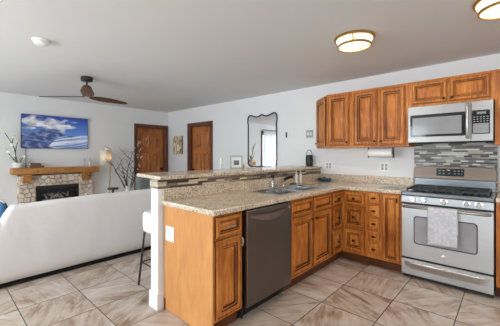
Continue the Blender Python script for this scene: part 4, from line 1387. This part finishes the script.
def stones(b, mp, regions, size):
    for (a0, a1, c0, c1) in regions:
        nx_, ny_ = max(1, round((a1 - a0) / size)), max(1, round((c1 - c0) / (size * 0.82)))
        pts = []
        for i in range(nx_):
            for j in range(ny_):
                pts.append((a0 + (i + 0.5 + R.uniform(-0.38, 0.38) + (0.3 if j % 2 else -0.1)) * (a1 - a0) / nx_, c0 + (j + 0.5 + R.uniform(-0.36, 0.36)) * (c1 - c0) / ny_))
        for p in pts:
            poly = [(a0, c0), (a1, c0), (a1, c1), (a0, c1)]
            for q in pts:
                if q is p or abs(q[0] - p[0]) + abs(q[1] - p[1]) > size * 4:
                    continue
                poly = clip(poly, ((p[0] + q[0]) / 2, (p[1] + q[1]) / 2), (q[0] - p[0], q[1] - p[1]))
                if len(poly) < 3:
                    break
            if len(poly) < 3:
                continue
            cx, cz = sum(v[0] for v in poly) / len(poly), sum(v[1] for v in poly) / len(poly)
            mr = sum(math.hypot(v[0] - cx, v[1] - cz) for v in poly) / len(poly)
            if mr < 0.012:
                continue
            sc_ = lambda d_: [(cx + (v[0] - cx) * max(0.05, 1 - d_ / mr), cz + (v[1] - cz) * max(0.05, 1 - d_ / mr)) for v in poly]
            h = R.uniform(0.012, 0.028)
            tf = R.uniform(0.86, 1.06)
            tn = tuple(x * tf for x in R.choice(TONES))
            k0 = len(b.f)
            b.rings([[mp(*v, -0.012) for v in sc_(0.004)], [mp(*v, h - 0.014) for v in sc_(0.005)], [mp(*v, h - 0.005) for v in sc_(0.012)], [mp(*v, h) for v in sc_(0.026)]])
            for q in range(k0, len(b.f)):
                b.tone[q] = tn


b = MB()
stones(b, mpS, [(FY0, OY0 - 0.004, 0.0, FZ1), (OY1 + 0.004, FY1, 0.0, FZ1), (OY0 - 0.004, OY1 + 0.004, OZ1 + 0.004, FZ1)], 0.095)
mpS2 = face_map((0, FY0 + 0.012, 0), (1, 0, 0), (0, -1, 0))
stones(b, mpS2, [(XL + 0.004, FXF - 0.008, 0.0, FZ1)], 0.09)
mpS3 = face_map((0, FY1 - 0.012, 0), (1, 0, 0), (0, 1, 0))
stones(b, mpS3, [(XL + 0.004, FXF - 0.008, 0.0, FZ1)], 0.09)
b.build('stone_facing', 'stone', t)
fb = MB()
fb.box(OY0 + 0.002, OY0 + 0.03, 0.162, OZ1 - 0.002, -0.120, 0.004, mp=mpS)
fb.box(OY1 - 0.03, OY1 - 0.002, 0.162, OZ1 - 0.002, -0.120, 0.004, mp=mpS)
fb.box(OY0 + 0.03, OY1 - 0.03, OZ1 - 0.06, OZ1 - 0.002, -0.120, 0.004, mp=mpS)
fb.box(OY0 + 0.03, OY1 - 0.03, 0.162, 0.20, -0.120, 0.004, mp=mpS)
fb.box(OY0 + 0.03, OY1 - 0.03, 0.20, OZ1 - 0.06, -0.124, -0.118, mp=mpS)
fo = fb.build('firebox', 'firebox', t)
b = MB()
for i in range(26):
    y = 1.59 + R.uniform(-0.20, 0.20)
    z = 0.46 + R.uniform(0.0, 0.07)
    a = R.uniform(-0.9, 0.9)
    L_ = R.uniform(0.06, 0.13)
    x = FXF - R.uniform(0.05, 0.095)
    dy, dz = math.sin(a) * L_, abs(math.cos(a)) * L_ * 0.75
    b.tube([(x, y - dy * 0.4, z - dz * 0.3), (x + R.uniform(-0.01, 0.01), y + dy * 0.3, z + dz * 0.5), (x, y + dy, z + dz)], [0.010, 0.008, 0.003], 6)
b.box(1.35, 1.83, 0.205, 0.47, -0.11, -0.04, mp=mpS)
b.build('decorative_logs', 'log', t, smooth=False)
# mantel with rough-hewn edges and two corbels
b = MB()
MY0, MY1 = 0.895, 2.268
mz0, mz1, mx1 = 0.958, 1.066, XL + 0.25
rs = []
for i in range(22):
    y = MY0 + (MY1 - MY0) * i / 21
    w = lambda k_: 0.004 * noise.noise(Vector((i * 0.6, k_ * 3.1, 0.5)))
    rs.append([(XL + 0.002, y, mz0), (mx1 - 0.008, y, mz0 + w(1)), (mx1 + w(2), y, mz0 + 0.012 + w(3)), (mx1 + w(4), y, mz1 - 0.010), (mx1 - 0.008, y, mz1), (XL + 0.002, y, mz1)])
mant = b.rings(rs).build('mantel_shelf', 'mantel', t)
b = MB()
for y, z in ((1.25, 1.005), (1.67, 1.022), (2.07, 0.99)):
    b.disc_axis((mx1 + 0.001, y, z), (1, 0, 0), [(0.017, 0), (0.016, 0.004), (0.006, 0.005)], 12)
b.build('wood_knot', 'book', mant, smooth=True)
for y in (1.105, 2.035):
    b = MB()
    pr = [(0.0, 0.957), (0.205, 0.957), (0.205, 0.905), (0.180, 0.895), (0.180, 0.845), (0.150, 0.815), (0.0, 0.80)]
    k_ = len(pr)
    vs = [(FXF - 0.01 + a, y + s * 0.062, z) for s in (-1, 1) for a, z in [(p[0] * 0.62, p[1]) for p in pr]]
    b.add(vs, [tuple(range(k_)), tuple(range(k_, 2 * k_))] + [(j, (j + 1) % k_, k_ + (j + 1) % k_, k_ + j) for j in range(k_)])
    b.build('corbel', 'mantel', t, bevel=0.004)

# things on the mantel
MZ = mz1 + 0.0008
t = thing('potted_orchid', 'pale yellow orchid in a white bowl at the left end of the mantel', 'plant', (XL + 0.12, 0.985, MZ))
PX, PY = XL + 0.125, 0.985
MB().lathe((PX, PY, MZ), [(0.045, 0), (0.06, 0.006), (0.078, 0.05), (0.080, 0.095), (0.072, 0.098), (0.066, 0.09), (0.001, 0.085)], 24).build('pot', 'ceramic', t, smooth=True)
b = MB()
fl = []
stems = [[(0, 0, 0.08), (0.0, -0.03, 0.22), (0.02, -0.05, 0.34), (0.02, -0.10, 0.46), (0.03, -0.175, 0.60), (0.02, -0.20, 0.64)],
         [(0, -0.01, 0.08), (0.02, -0.06, 0.16), (0.02, -0.12, 0.24), (0.01, -0.155, 0.34)],
         [(0.02, -0.04, 0.26), (0.02, -0.02, 0.40), (0.03, 0.0, 0.47)],
         [(0.02, -0.08, 0.42), (0.02, -0.07, 0.50), (0.03, -0.05, 0.56)],
         [(0, 0.02, 0.08), (0.02, 0.06, 0.18), (0.03, 0.14, 0.22)]]
for s in stems:
    b.tube([(PX + p[0], PY + p[1], MZ + p[2]) for p in s], [0.006] * (len(s) - 1) + [0.002], 6)
    for p, q in zip(s[1:], s[2:]):
        for _ in range(3):
            k_ = R.random()
            fl.append(tuple(p[i] + (q[i] - p[i]) * k_ + R.uniform(-0.025, 0.025) for i in range(3)))
b.build('stem', 'twig', t, smooth=True)


def flower(b, c, r):
    ax = Vector((1, -0.5 + R.uniform(-0.6, 0.6), R.uniform(-0.4, 0.5))).normalized()
    u = ax.cross(Vector((0, 0, 1))).normalized()
    w = ax.cross(u)
    for k_ in range(5):
        a = 2 * PI * k_ / 5 + R.random()
        d_ = u * math.cos(a) + w * math.sin(a)
        e = u * -math.sin(a) + w * math.cos(a)
        C = Vector(c)
        b.add([tuple(C), tuple(C + d_ * r * 0.6 + e * r * 0.4 + ax * 0.006), tuple(C + d_ * r + ax * 0.002), tuple(C + d_ * r * 0.6 - e * r * 0.4 + ax * 0.006), tuple(C + d_ * r * 0.55 - ax * 0.006)], [(0, 1, 4), (1, 2, 4), (2, 3, 4), (3, 0, 4), (0, 1, 2, 3)])


b = MB()
for p in fl:
    flower(b, (PX + p[0], PY + p[1], MZ + p[2]), R.uniform(0.02, 0.032))
b.build('blossoms', 'petal', t)


def leaf(b, p0, d_, L_, w, droop):
    d_ = Vector(d_).normalized()
    s = d_.cross(Vector((0, 0, 1))).normalized()
    n_ = 6
    vs = []
    for i in range(n_ + 1):
        q = i / n_
        c = Vector(p0) + d_ * L_ * q - Vector((0, 0, droop * q * q))
        ww = w * math.sin(PI * min(0.97, q * 0.9 + 0.08))
        vs += [c - s * ww, c + Vector((0, 0, -0.004)), c + s * ww, c + Vector((0, 0, 0.002))]
    fs = [(0, 1, 2, 3)] + [tuple(4 * n_ + j for j in range(4))]
    for i in range(n_):
        for j in range(4):
            fs.append((4 * i + j, 4 * i + (j + 1) % 4, 4 * i + 4 + (j + 1) % 4, 4 * i + 4 + j))
    b.add([tuple(v) for v in vs], fs)


b = MB()
for d_, L_ in (((0.3, -1, 1.1), 0.19), ((0.3, 1, 0.8), 0.18), ((1, 0.3, 0.5), 0.13), ((0.5, -0.5, 1.4), 0.17), ((0.2, 0.5, 1.5), 0.16)):
    leaf(b, (PX, PY, MZ + 0.085), d_, L_, 0.018, 0.03)
b.build('leaves', 'green', t, smooth=True)
for i, (z, dy, lab) in enumerate(((0.0, 0.0, 'wide brown clothbound book lying on the mantel beside the orchid, lower of two'), (0.041, 0.015, 'smaller brown clothbound book lying on top of another on the mantel'))):
    t = thing('book', lab, 'book', (XL + 0.12, 1.24, MZ + z), 'books lying on the mantel')
    y0, y1 = 1.13 + dy, 1.35 - dy * 3
    x0, x1 = XL + 0.05, XL + 0.20 - dy
    c = MB()
    c.box(x0, x1, y0, y1, MZ + z, MZ + z + 0.005)
    c.box(x0, x1, y0, y1, MZ + z + 0.035, MZ + z + 0.040)
    c.box(x1 - 0.004, x1, y0, y1, MZ + z + 0.005, MZ + z + 0.035)
    c.build('cover', 'book', t)
    MB().box(x0 + 0.004, x1 - 0.0045, y0 + 0.004, y1 - 0.004, MZ + z + 0.0052, MZ + z + 0.0348).build('pages', 'paper', t)
for y, lab in ((2.035, 'slim dark candlestick on the mantel, the left one of the pair'), (2.130, 'slim dark candlestick on the mantel, the right one nearest the lamp')):
    t = thing('candlestick', lab, 'candlestick', (XL + 0.12, y, MZ), 'candlesticks on the mantel')
    MB().lathe((XL + 0.12, y, MZ), [(0.032, 0), (0.032, 0.008), (0.010, 0.016), (0.012, 0.05), (0.008, 0.09), (0.018, 0.10), (0.018, 0.112)], 16).build('holder', 'satin', t, smooth=True)
    MB().lathe((XL + 0.12, y, MZ + 0.1125), [(0.012, 0), (0.012, 0.055), (0.002, 0.058)], 12).build('candle', 'greyplate', t, smooth=True)

# ------------------------------------------------------------------ floor lamp, branches, side table, chair
LX, LY = -6.16, 2.378
t = thing('floor_lamp', 'floor lamp with a white drum shade hanging from a bent wood pole', 'floor lamp', (LX, LY, 0))
MB().lathe((LX, LY + 0.02, 0.001), [(0.15, 0), (0.15, 0.018), (0.13, 0.024), (0.02, 0.026)], 28).build('lamp_base', 'rattan', t, smooth=True)
MB().tube([(LX, LY + 0.075, 0.028), (LX, LY + 0.075, 0.40), (LX - 0.01, LY + 0.082, 0.70), (LX - 0.02, LY + 0.104, 1.0), (LX - 0.02, LY + 0.125, 1.25), (LX - 0.01, LY + 0.118, 1.38), (LX, LY + 0.075, 1.435), (LX, LY + 0.02, 1.452), (LX, LY - 0.02, 1.462)], 0.012, 8).build('pole', 'rattan', t, smooth=True)
n = 32
rs = [[(LX + r * math.cos(2 * PI * j / n), LY + r * math.sin(2 * PI * j / n), z) for j in range(n)] for r, z in ((0.108, 1.085), (0.104, 1.40))]
MB().rings(rs, cap0=False, cap1=False).build('lamp_shade', 'shade', t, smooth=True, solid=0.003)
MB().lathe((LX, LY, 1.20), [(0.012, 0), (0.03, 0.03), (0.034, 0.06), (0.02, 0.09), (0.014, 0.10), (0.004, 0.245)], 14).build('bulb', 'alabaster', t, smooth=True)
l = bpy.data.lights.new('lamp_bulb_light', 'POINT')
l.energy, l.color, l.shadow_soft_size = 0.8, (1.0, 0.68, 0.36), 0.04
lo = bpy.data.objects.new('lamp_bulb_light', l)
lo.parent = t
lo.location = (0.03, 0.05, 1.25)
col.objects.link(lo)

BX, BY = -5.80, 2.68
t = thing('branch_vase', 'tall white floor vase of bare dark branches with a few white blossoms, beside the door', 'vase', (BX, BY, 0))
MB().lathe((BX, BY, 0.001), [(0.09, 0), (0.11, 0.02), (0.125, 0.25), (0.10, 0.48), (0.06, 0.60), (0.062, 0.655), (0.072, 0.67), (0.064, 0.67), (0.05, 0.60), (0.001, 0.45)], 24).build('vase_body', 'ceramic', t, smooth=True)
b, bl = MB(), []


def branch(p, d_, L_, r, depth):
    pts = [Vector(p)]
    d_ = Vector(d_).normalized()
    k_ = 6
    for i in range(k_):
        d_ = (d_ + Vector((R.uniform(-0.16, 0.16), R.uniform(-0.16, 0.16), R.uniform(-0.05, 0.16)))).normalized()
        pts.append(pts[-1] + d_ * L_ / k_)
    b.tube([tuple(q) for q in pts], [r * (1 - 0.75 * i / k_) for i in range(k_ + 1)], 6)
    if depth:
        for i in range(2, k_ + 1):
            if R.random() < 0.68:
                sgn = R.choice((-1, 1))
                dd_ = Vector((R.uniform(-0.4, 0.4), sgn * R.uniform(0.5, 1.0), R.uniform(0.4, 0.9)))
                branch(pts[i], dd_, L_ * R.uniform(0.25, 0.42), r * 0.55, depth - 1)
    elif p[1] > BY + 0.02 and R.random() < 0.8:
        bl.append(tuple(pts[-1]))
        bl.append(tuple(pts[-3]))


for (dx, dy, L_) in ((0.0, -0.38, 0.70), (0.05, -0.08, 0.80), (0.1, 0.30, 0.70), (0.0, 0.45, 0.55), (0.1, -0.22, 0.55)):
    branch((BX + dx * 0.1, BY + dy * 0.08, 0.56), (dx, dy, 1), L_, 0.014, 2)
b.build('branches', 'twig', t)
b = MB()
for p in bl:
    if p[1] > BY + 0.05:
        flower(b, p, R.uniform(0.010, 0.017))
b.build('blossoms', 'blossom', t)

t = thing('side_table', 'small dark round side table between the sofa and the branches', 'side table', (-5.2, 2.13, 0))
MB().lathe((-5.2, 2.13, 0.69), [(0.088, 0), (0.092, 0.006), (0.092, 0.022), (0.088, 0.028)], 28).build('table_top', 'bronze', t, smooth=True)
MB().lathe((-5.2, 2.13, 0.0), [(0.018, 0.022), (0.018, 0.6895)], 12).build('pedestal', 'bronze', t, smooth=True)
MB().lathe((-5.2, 2.13, 0.001), [(0.13, 0), (0.13, 0.012), (0.02, 0.0205)], 28).build('base', 'bronze', t, smooth=True)

t = thing('armchair', 'grey-green upholstered armchair behind the sofa, mostly hidden under the bar end', 'armchair', (-5.27, 2.86, 0))
ax0, ax1, ay0, ay1 = -5.65, -4.90, 2.46, 3.26


def softbox(b, x0, x1, y0, y1, z0, z1):
    return b.box(x0, x1, y0, y1, z0, z1)


softbox(MB(), ax0 + 0.02, ax1 - 0.185, ay0 + 0.125, ay1 - 0.125, 0.14, 0.44).build('seat', 'greygreen', t, bevel=0.05, seg=4)
softbox(MB(), ax1 - 0.18, ax1, ay0, ay1, 0.14, 0.97).build('backrest', 'greygreen', t, bevel=0.06, seg=4)
softbox(MB(), ax0, ax1 - 0.185, ay0, ay0 + 0.12, 0.14, 0.56).build('armrest', 'greygreen', t, bevel=0.045, seg=4)
softbox(MB(), ax0, ax1 - 0.185, ay1 - 0.12, ay1, 0.14, 0.56).build('armrest', 'greygreen', t, bevel=0.045, seg=4)
for x in (ax0 + 0.06, ax1 - 0.06):
    for y in (ay0 + 0.06, ay1 - 0.08):
        MB().lathe((x, y, 0.001), [(0.014, 0), (0.022, 0.138)], 10).build('leg', 'bronze', t)

# ------------------------------------------------------------------ sofa (its back towards the kitchen)
t = thing('sofa', 'large white slipcovered sofa standing with its back to the kitchen', 'sofa', (-4.1, 1.45, 0))
SX = -3.625
b = MB()
ny, nz_ = 64, 16


def sofa_top(y):
    q = (y - 0.40) / 2.1
    z = 0.800 + 0.026 * min(1, max(0, (y - 0.5) / 1.4)) + 0.004 * math.sin(y * 6)
    k_ = min(1, max(0, (y - 0.455) / 0.075))
    z = 0.665 + (z - 0.665) * k_ ** 0.6
    return z


rs = []
for i in range(ny + 1):
    y = 0.40 + 2.15 * (i / ny) ** 1.6
    zt = sofa_top(y)
    ring = []
    for x, z in ((SX, 0.022), (SX + 0.004, 0.2), (SX + 0.002, 0.4), (SX - 0.002, 0.58), (SX - 0.008, zt - 0.07), (SX - 0.020, zt - 0.022), (SX - 0.045, zt), (SX - 0.11, zt + 0.004), (SX - 0.17, zt - 0.01), (SX - 0.205, zt - 0.06), (SX - 0.21, 0.45), (SX - 0.21, 0.022)):
        w = 0.010 * noise.noise(Vector((x * 3, y * 2.2 + z * 2, z * 6 + y * 3))) + 0.004 * noise.noise(Vector((y * 7, z * 18 - y * 4, 3)))
        ring.append((x + w, y, z + (w if z > 0.3 else 0)))
    rs.append(ring)
b.rings(rs).build('backrest', 'sofa', t, smooth=True, sub=1)
b = MB()
rs = []
for i in range(13):
    x = SX - 0.01 - 0.98 * i / 12
    zt = 0.665 - 0.015 * math.sin(i * 0.5)
    rs.append([(x, 0.235, 0.022), (x, 0.225, 0.3), (x, 0.230, zt - 0.07), (x, 0.255, zt - 0.015), (x, 0.30, zt + 0.008), (x, 0.36, zt), (x, 0.392, zt - 0.05), (x, 0.396, 0.3), (x, 0.396, 0.022)])
b.rings(rs).build('armrest', 'sofa', t, smooth=True)
b = MB()
rs = []
for i in range(13):
    x = SX - 0.01 - 0.98 * i / 12
    zt = 0.63
    rs.append([(x, 2.56, 0.022), (x, 2.555, 0.3), (x, 2.56, zt - 0.05), (x, 2.60, zt), (x, 2.68, zt), (x, 2.72, zt - 0.05), (x, 2.725, 0.3), (x, 2.72, 0.022)])
b.rings(rs).build('armrest', 'sofa', t, smooth=True)
MB().box(SX - 0.97, SX - 0.225, 0.402, 2.545, 0.05, 0.30).build('seat_base', 'sofa', t, bevel=0.02)
for y0, y1 in ((0.405, 1.112), (1.118, 1.828), (1.834, 2.543)):
    MB().box(SX - 0.98, SX - 0.24, y0, y1, 0.302, 0.455).build('seat_cushion', 'sofa', t, bevel=0.04, seg=4)
for x in (SX - 0.06, SX - 0.90):
    for y in (0.32, 2.62):
        MB().lathe((x, y, 0.001), [(0.022, 0), (0.026, 0.021)], 12).build('foot', 'matteblack', t)
MB().box(SX - 0.19, SX - 0.04, 0.42, 2.50, 0.003, 0.021).build('sofa_gap_shade', 'dark', t)  # dark strip painting the shadow gap under the sofa

# blue pillow leaning in the sofa corner
b = MB()
rs = []
PC = Vector((-4.14, 0.49, 0.622))
for s in range(9):
    q = s / 8 * 2 - 1
    ring = []
    for j in range(20):
        a = 2 * PI * j / 20
        ca, sa = math.cos(a), math.sin(a)
        sup = (abs(ca) ** 3 + abs(sa) ** 3) ** (-1 / 3)
        rad = 0.163 * (1 - 0.0 * q * q) * (1 - abs(q) ** 4 * 0.85)
        th = 0.055 * q
        ring.append((PC.x + rad * sup * ca, PC.y + th + 0.02 * sa, PC.z + rad * sup * sa))
    rs.append(ring)
t = thing('throw_pillow', 'blue throw pillow with a tan top edge in the left corner of the sofa', 'pillow', (-4.14, 0.49, 0.457))
b.rings(rs).build('pillow_cover', 'blue', t, smooth=True)
MB().tube([(PC.x - 0.13, PC.y + 0.02, PC.z + 0.168), (PC.x, PC.y + 0.02, PC.z + 0.174), (PC.x + 0.13, PC.y + 0.02, PC.z + 0.168)], 0.010, 8).build('piping', 'tan', t, smooth=True)

# ------------------------------------------------------------------ bar stool
QX, QY = -2.60, 1.55
t = thing('bar_stool', 'bar stool with a thick cream upholstered seat and black metal legs under the bar', 'bar stool', (QX, QY, 0))
rs = []
for r, z in ((0.130, 0.540), (0.152, 0.546), (0.160, 0.57), (0.163, 0.66), (0.160, 0.712), (0.145, 0.736), (0.10, 0.746), (0.001, 0.748)):
    ring = []
    for j in range(32):
        a = 2 * PI * j / 32
        ca, sa = math.cos(a), math.sin(a)
        s = (abs(ca) ** 4 + abs(sa) ** 4) ** (-0.25)
        ring.append((QX + r * s * ca, QY + r * s * sa, z))
    rs.append(ring)
MB().rings(rs).build('seat', 'cream', t, smooth=True)
for sx in (-1, 1):
    for sy in (-1, 1):
        MB().tube([(QX + sx * 0.12, QY + sy * 0.125, 0.5395), (QX + sx * 0.155, QY + sy * 0.17, 0.002)], 0.011, 8).build('leg', 'matteblack', t, smooth=True)
pp = [(QX + sx * 0.140, QY + sy * 0.151, 0.23) for sx, sy in ((-1, -1), (1, -1), (1, 1), (-1, 1))]
MB().tube(pp + [pp[0]], 0.007, 8).build('footrest', 'matteblack', t, smooth=True)

# ------------------------------------------------------------------ things on the bar
BZ = 1.1246
t = thing('lantern', 'black cylindrical lantern with a loop handle standing on the bar near the wall', 'lantern', (-2.325, 3.935, BZ))
SXX, SYY = -2.325, 3.935
MB().lathe((SXX, SYY, BZ), [(0.044, 0), (0.052, 0.006), (0.055, 0.03), (0.055, 0.135), (0.051, 0.158), (0.046, 0.170), (0.03, 0.174)], 26).build('lantern_body', 'matteblack', t, smooth=True)
MB().lathe((SXX, SYY, BZ), [(0.0556, 0.030), (0.0566, 0.034), (0.0566, 0.040), (0.0556, 0.044)], 26, cap=False).build('band', 'black', t, smooth=True)
MB().tube([(SXX + 0.045 * math.cos(a) * 0.74, SYY + 0.045 * math.cos(a) * 0.67, BZ + 0.168 + 0.085 * math.sin(a)) for a in [PI * i / 12 for i in range(13)]], 0.0045, 8).build('handle', 'matteblack', t, smooth=True)
t = thing('candle_holder', 'white candle on a small glass holder at the back edge of the bar', 'candle', (-2.62, 2.36, BZ))
MB().lathe((-2.62, 2.36, BZ), [(0.028, 0), (0.028, 0.006), (0.010, 0.012), (0.010, 0.04), (0.022, 0.05), (0.022, 0.056)], 16).build('holder', 'ceramic', t, smooth=True)
MB().lathe((-2.62, 2.36, BZ + 0.0565), [(0.018, 0), (0.018, 0.085), (0.004, 0.09)], 14).build('candle', 'candle', t, smooth=True)
MB().tube([(-2.62, 2.36, BZ + 0.1468), (-2.619, 2.361, BZ + 0.157)], 0.0012, 5).build('wick', 'matteblack', t)
t = thing('picture_frame', 'small white photo frame with a grey photograph standing on the bar', 'picture frame', (-2.615, 2.63, BZ))
sdv = Vector((0.62, 0.785, 0))
mpP = face_map((-2.668, 2.56, BZ), sdv, (sdv.y, -sdv.x, 0))
xs, zs = [0, 0.016, 0.144, 0.16], [0, 0.016, 0.144, 0.16]
MB().cellslab(xs, zs, lambda i, j: not (i == 1 and j == 1), 0.0, 0.016, mp=mpP).build('frame', 'caulk', t, bevel=0.002)
MB().box(0.0165, 0.1435, 0.0165, 0.1435, 0.003, 0.008, mp=mpP).build('mat', 'paper', t)
MB().box(0.045, 0.115, 0.045, 0.105, 0.0082, 0.0088, mp=mpP).build('photograph', 'photo', t)
MB().box(0.0, 0.16, 0.1605, 0.165, -0.002, 0.017, mp=mpP).build('top_edge', 'greyplate', t)
t = thing('bottle', 'tiny amber glass bottle on the bar just right of the photo frame', 'bottle', (-2.61, 2.70, BZ))
MB().lathe((-2.60, 2.735, BZ), [(0.013, 0), (0.015, 0.004), (0.015, 0.036), (0.007, 0.046), (0.007, 0.055)], 12).build('glass', 'amber', t, smooth=True)
MB().lathe((-2.60, 2.735, BZ + 0.0553), [(0.009, 0), (0.009, 0.012), (0.006, 0.014)], 12).build('cap', 'ceramic', t, smooth=True)
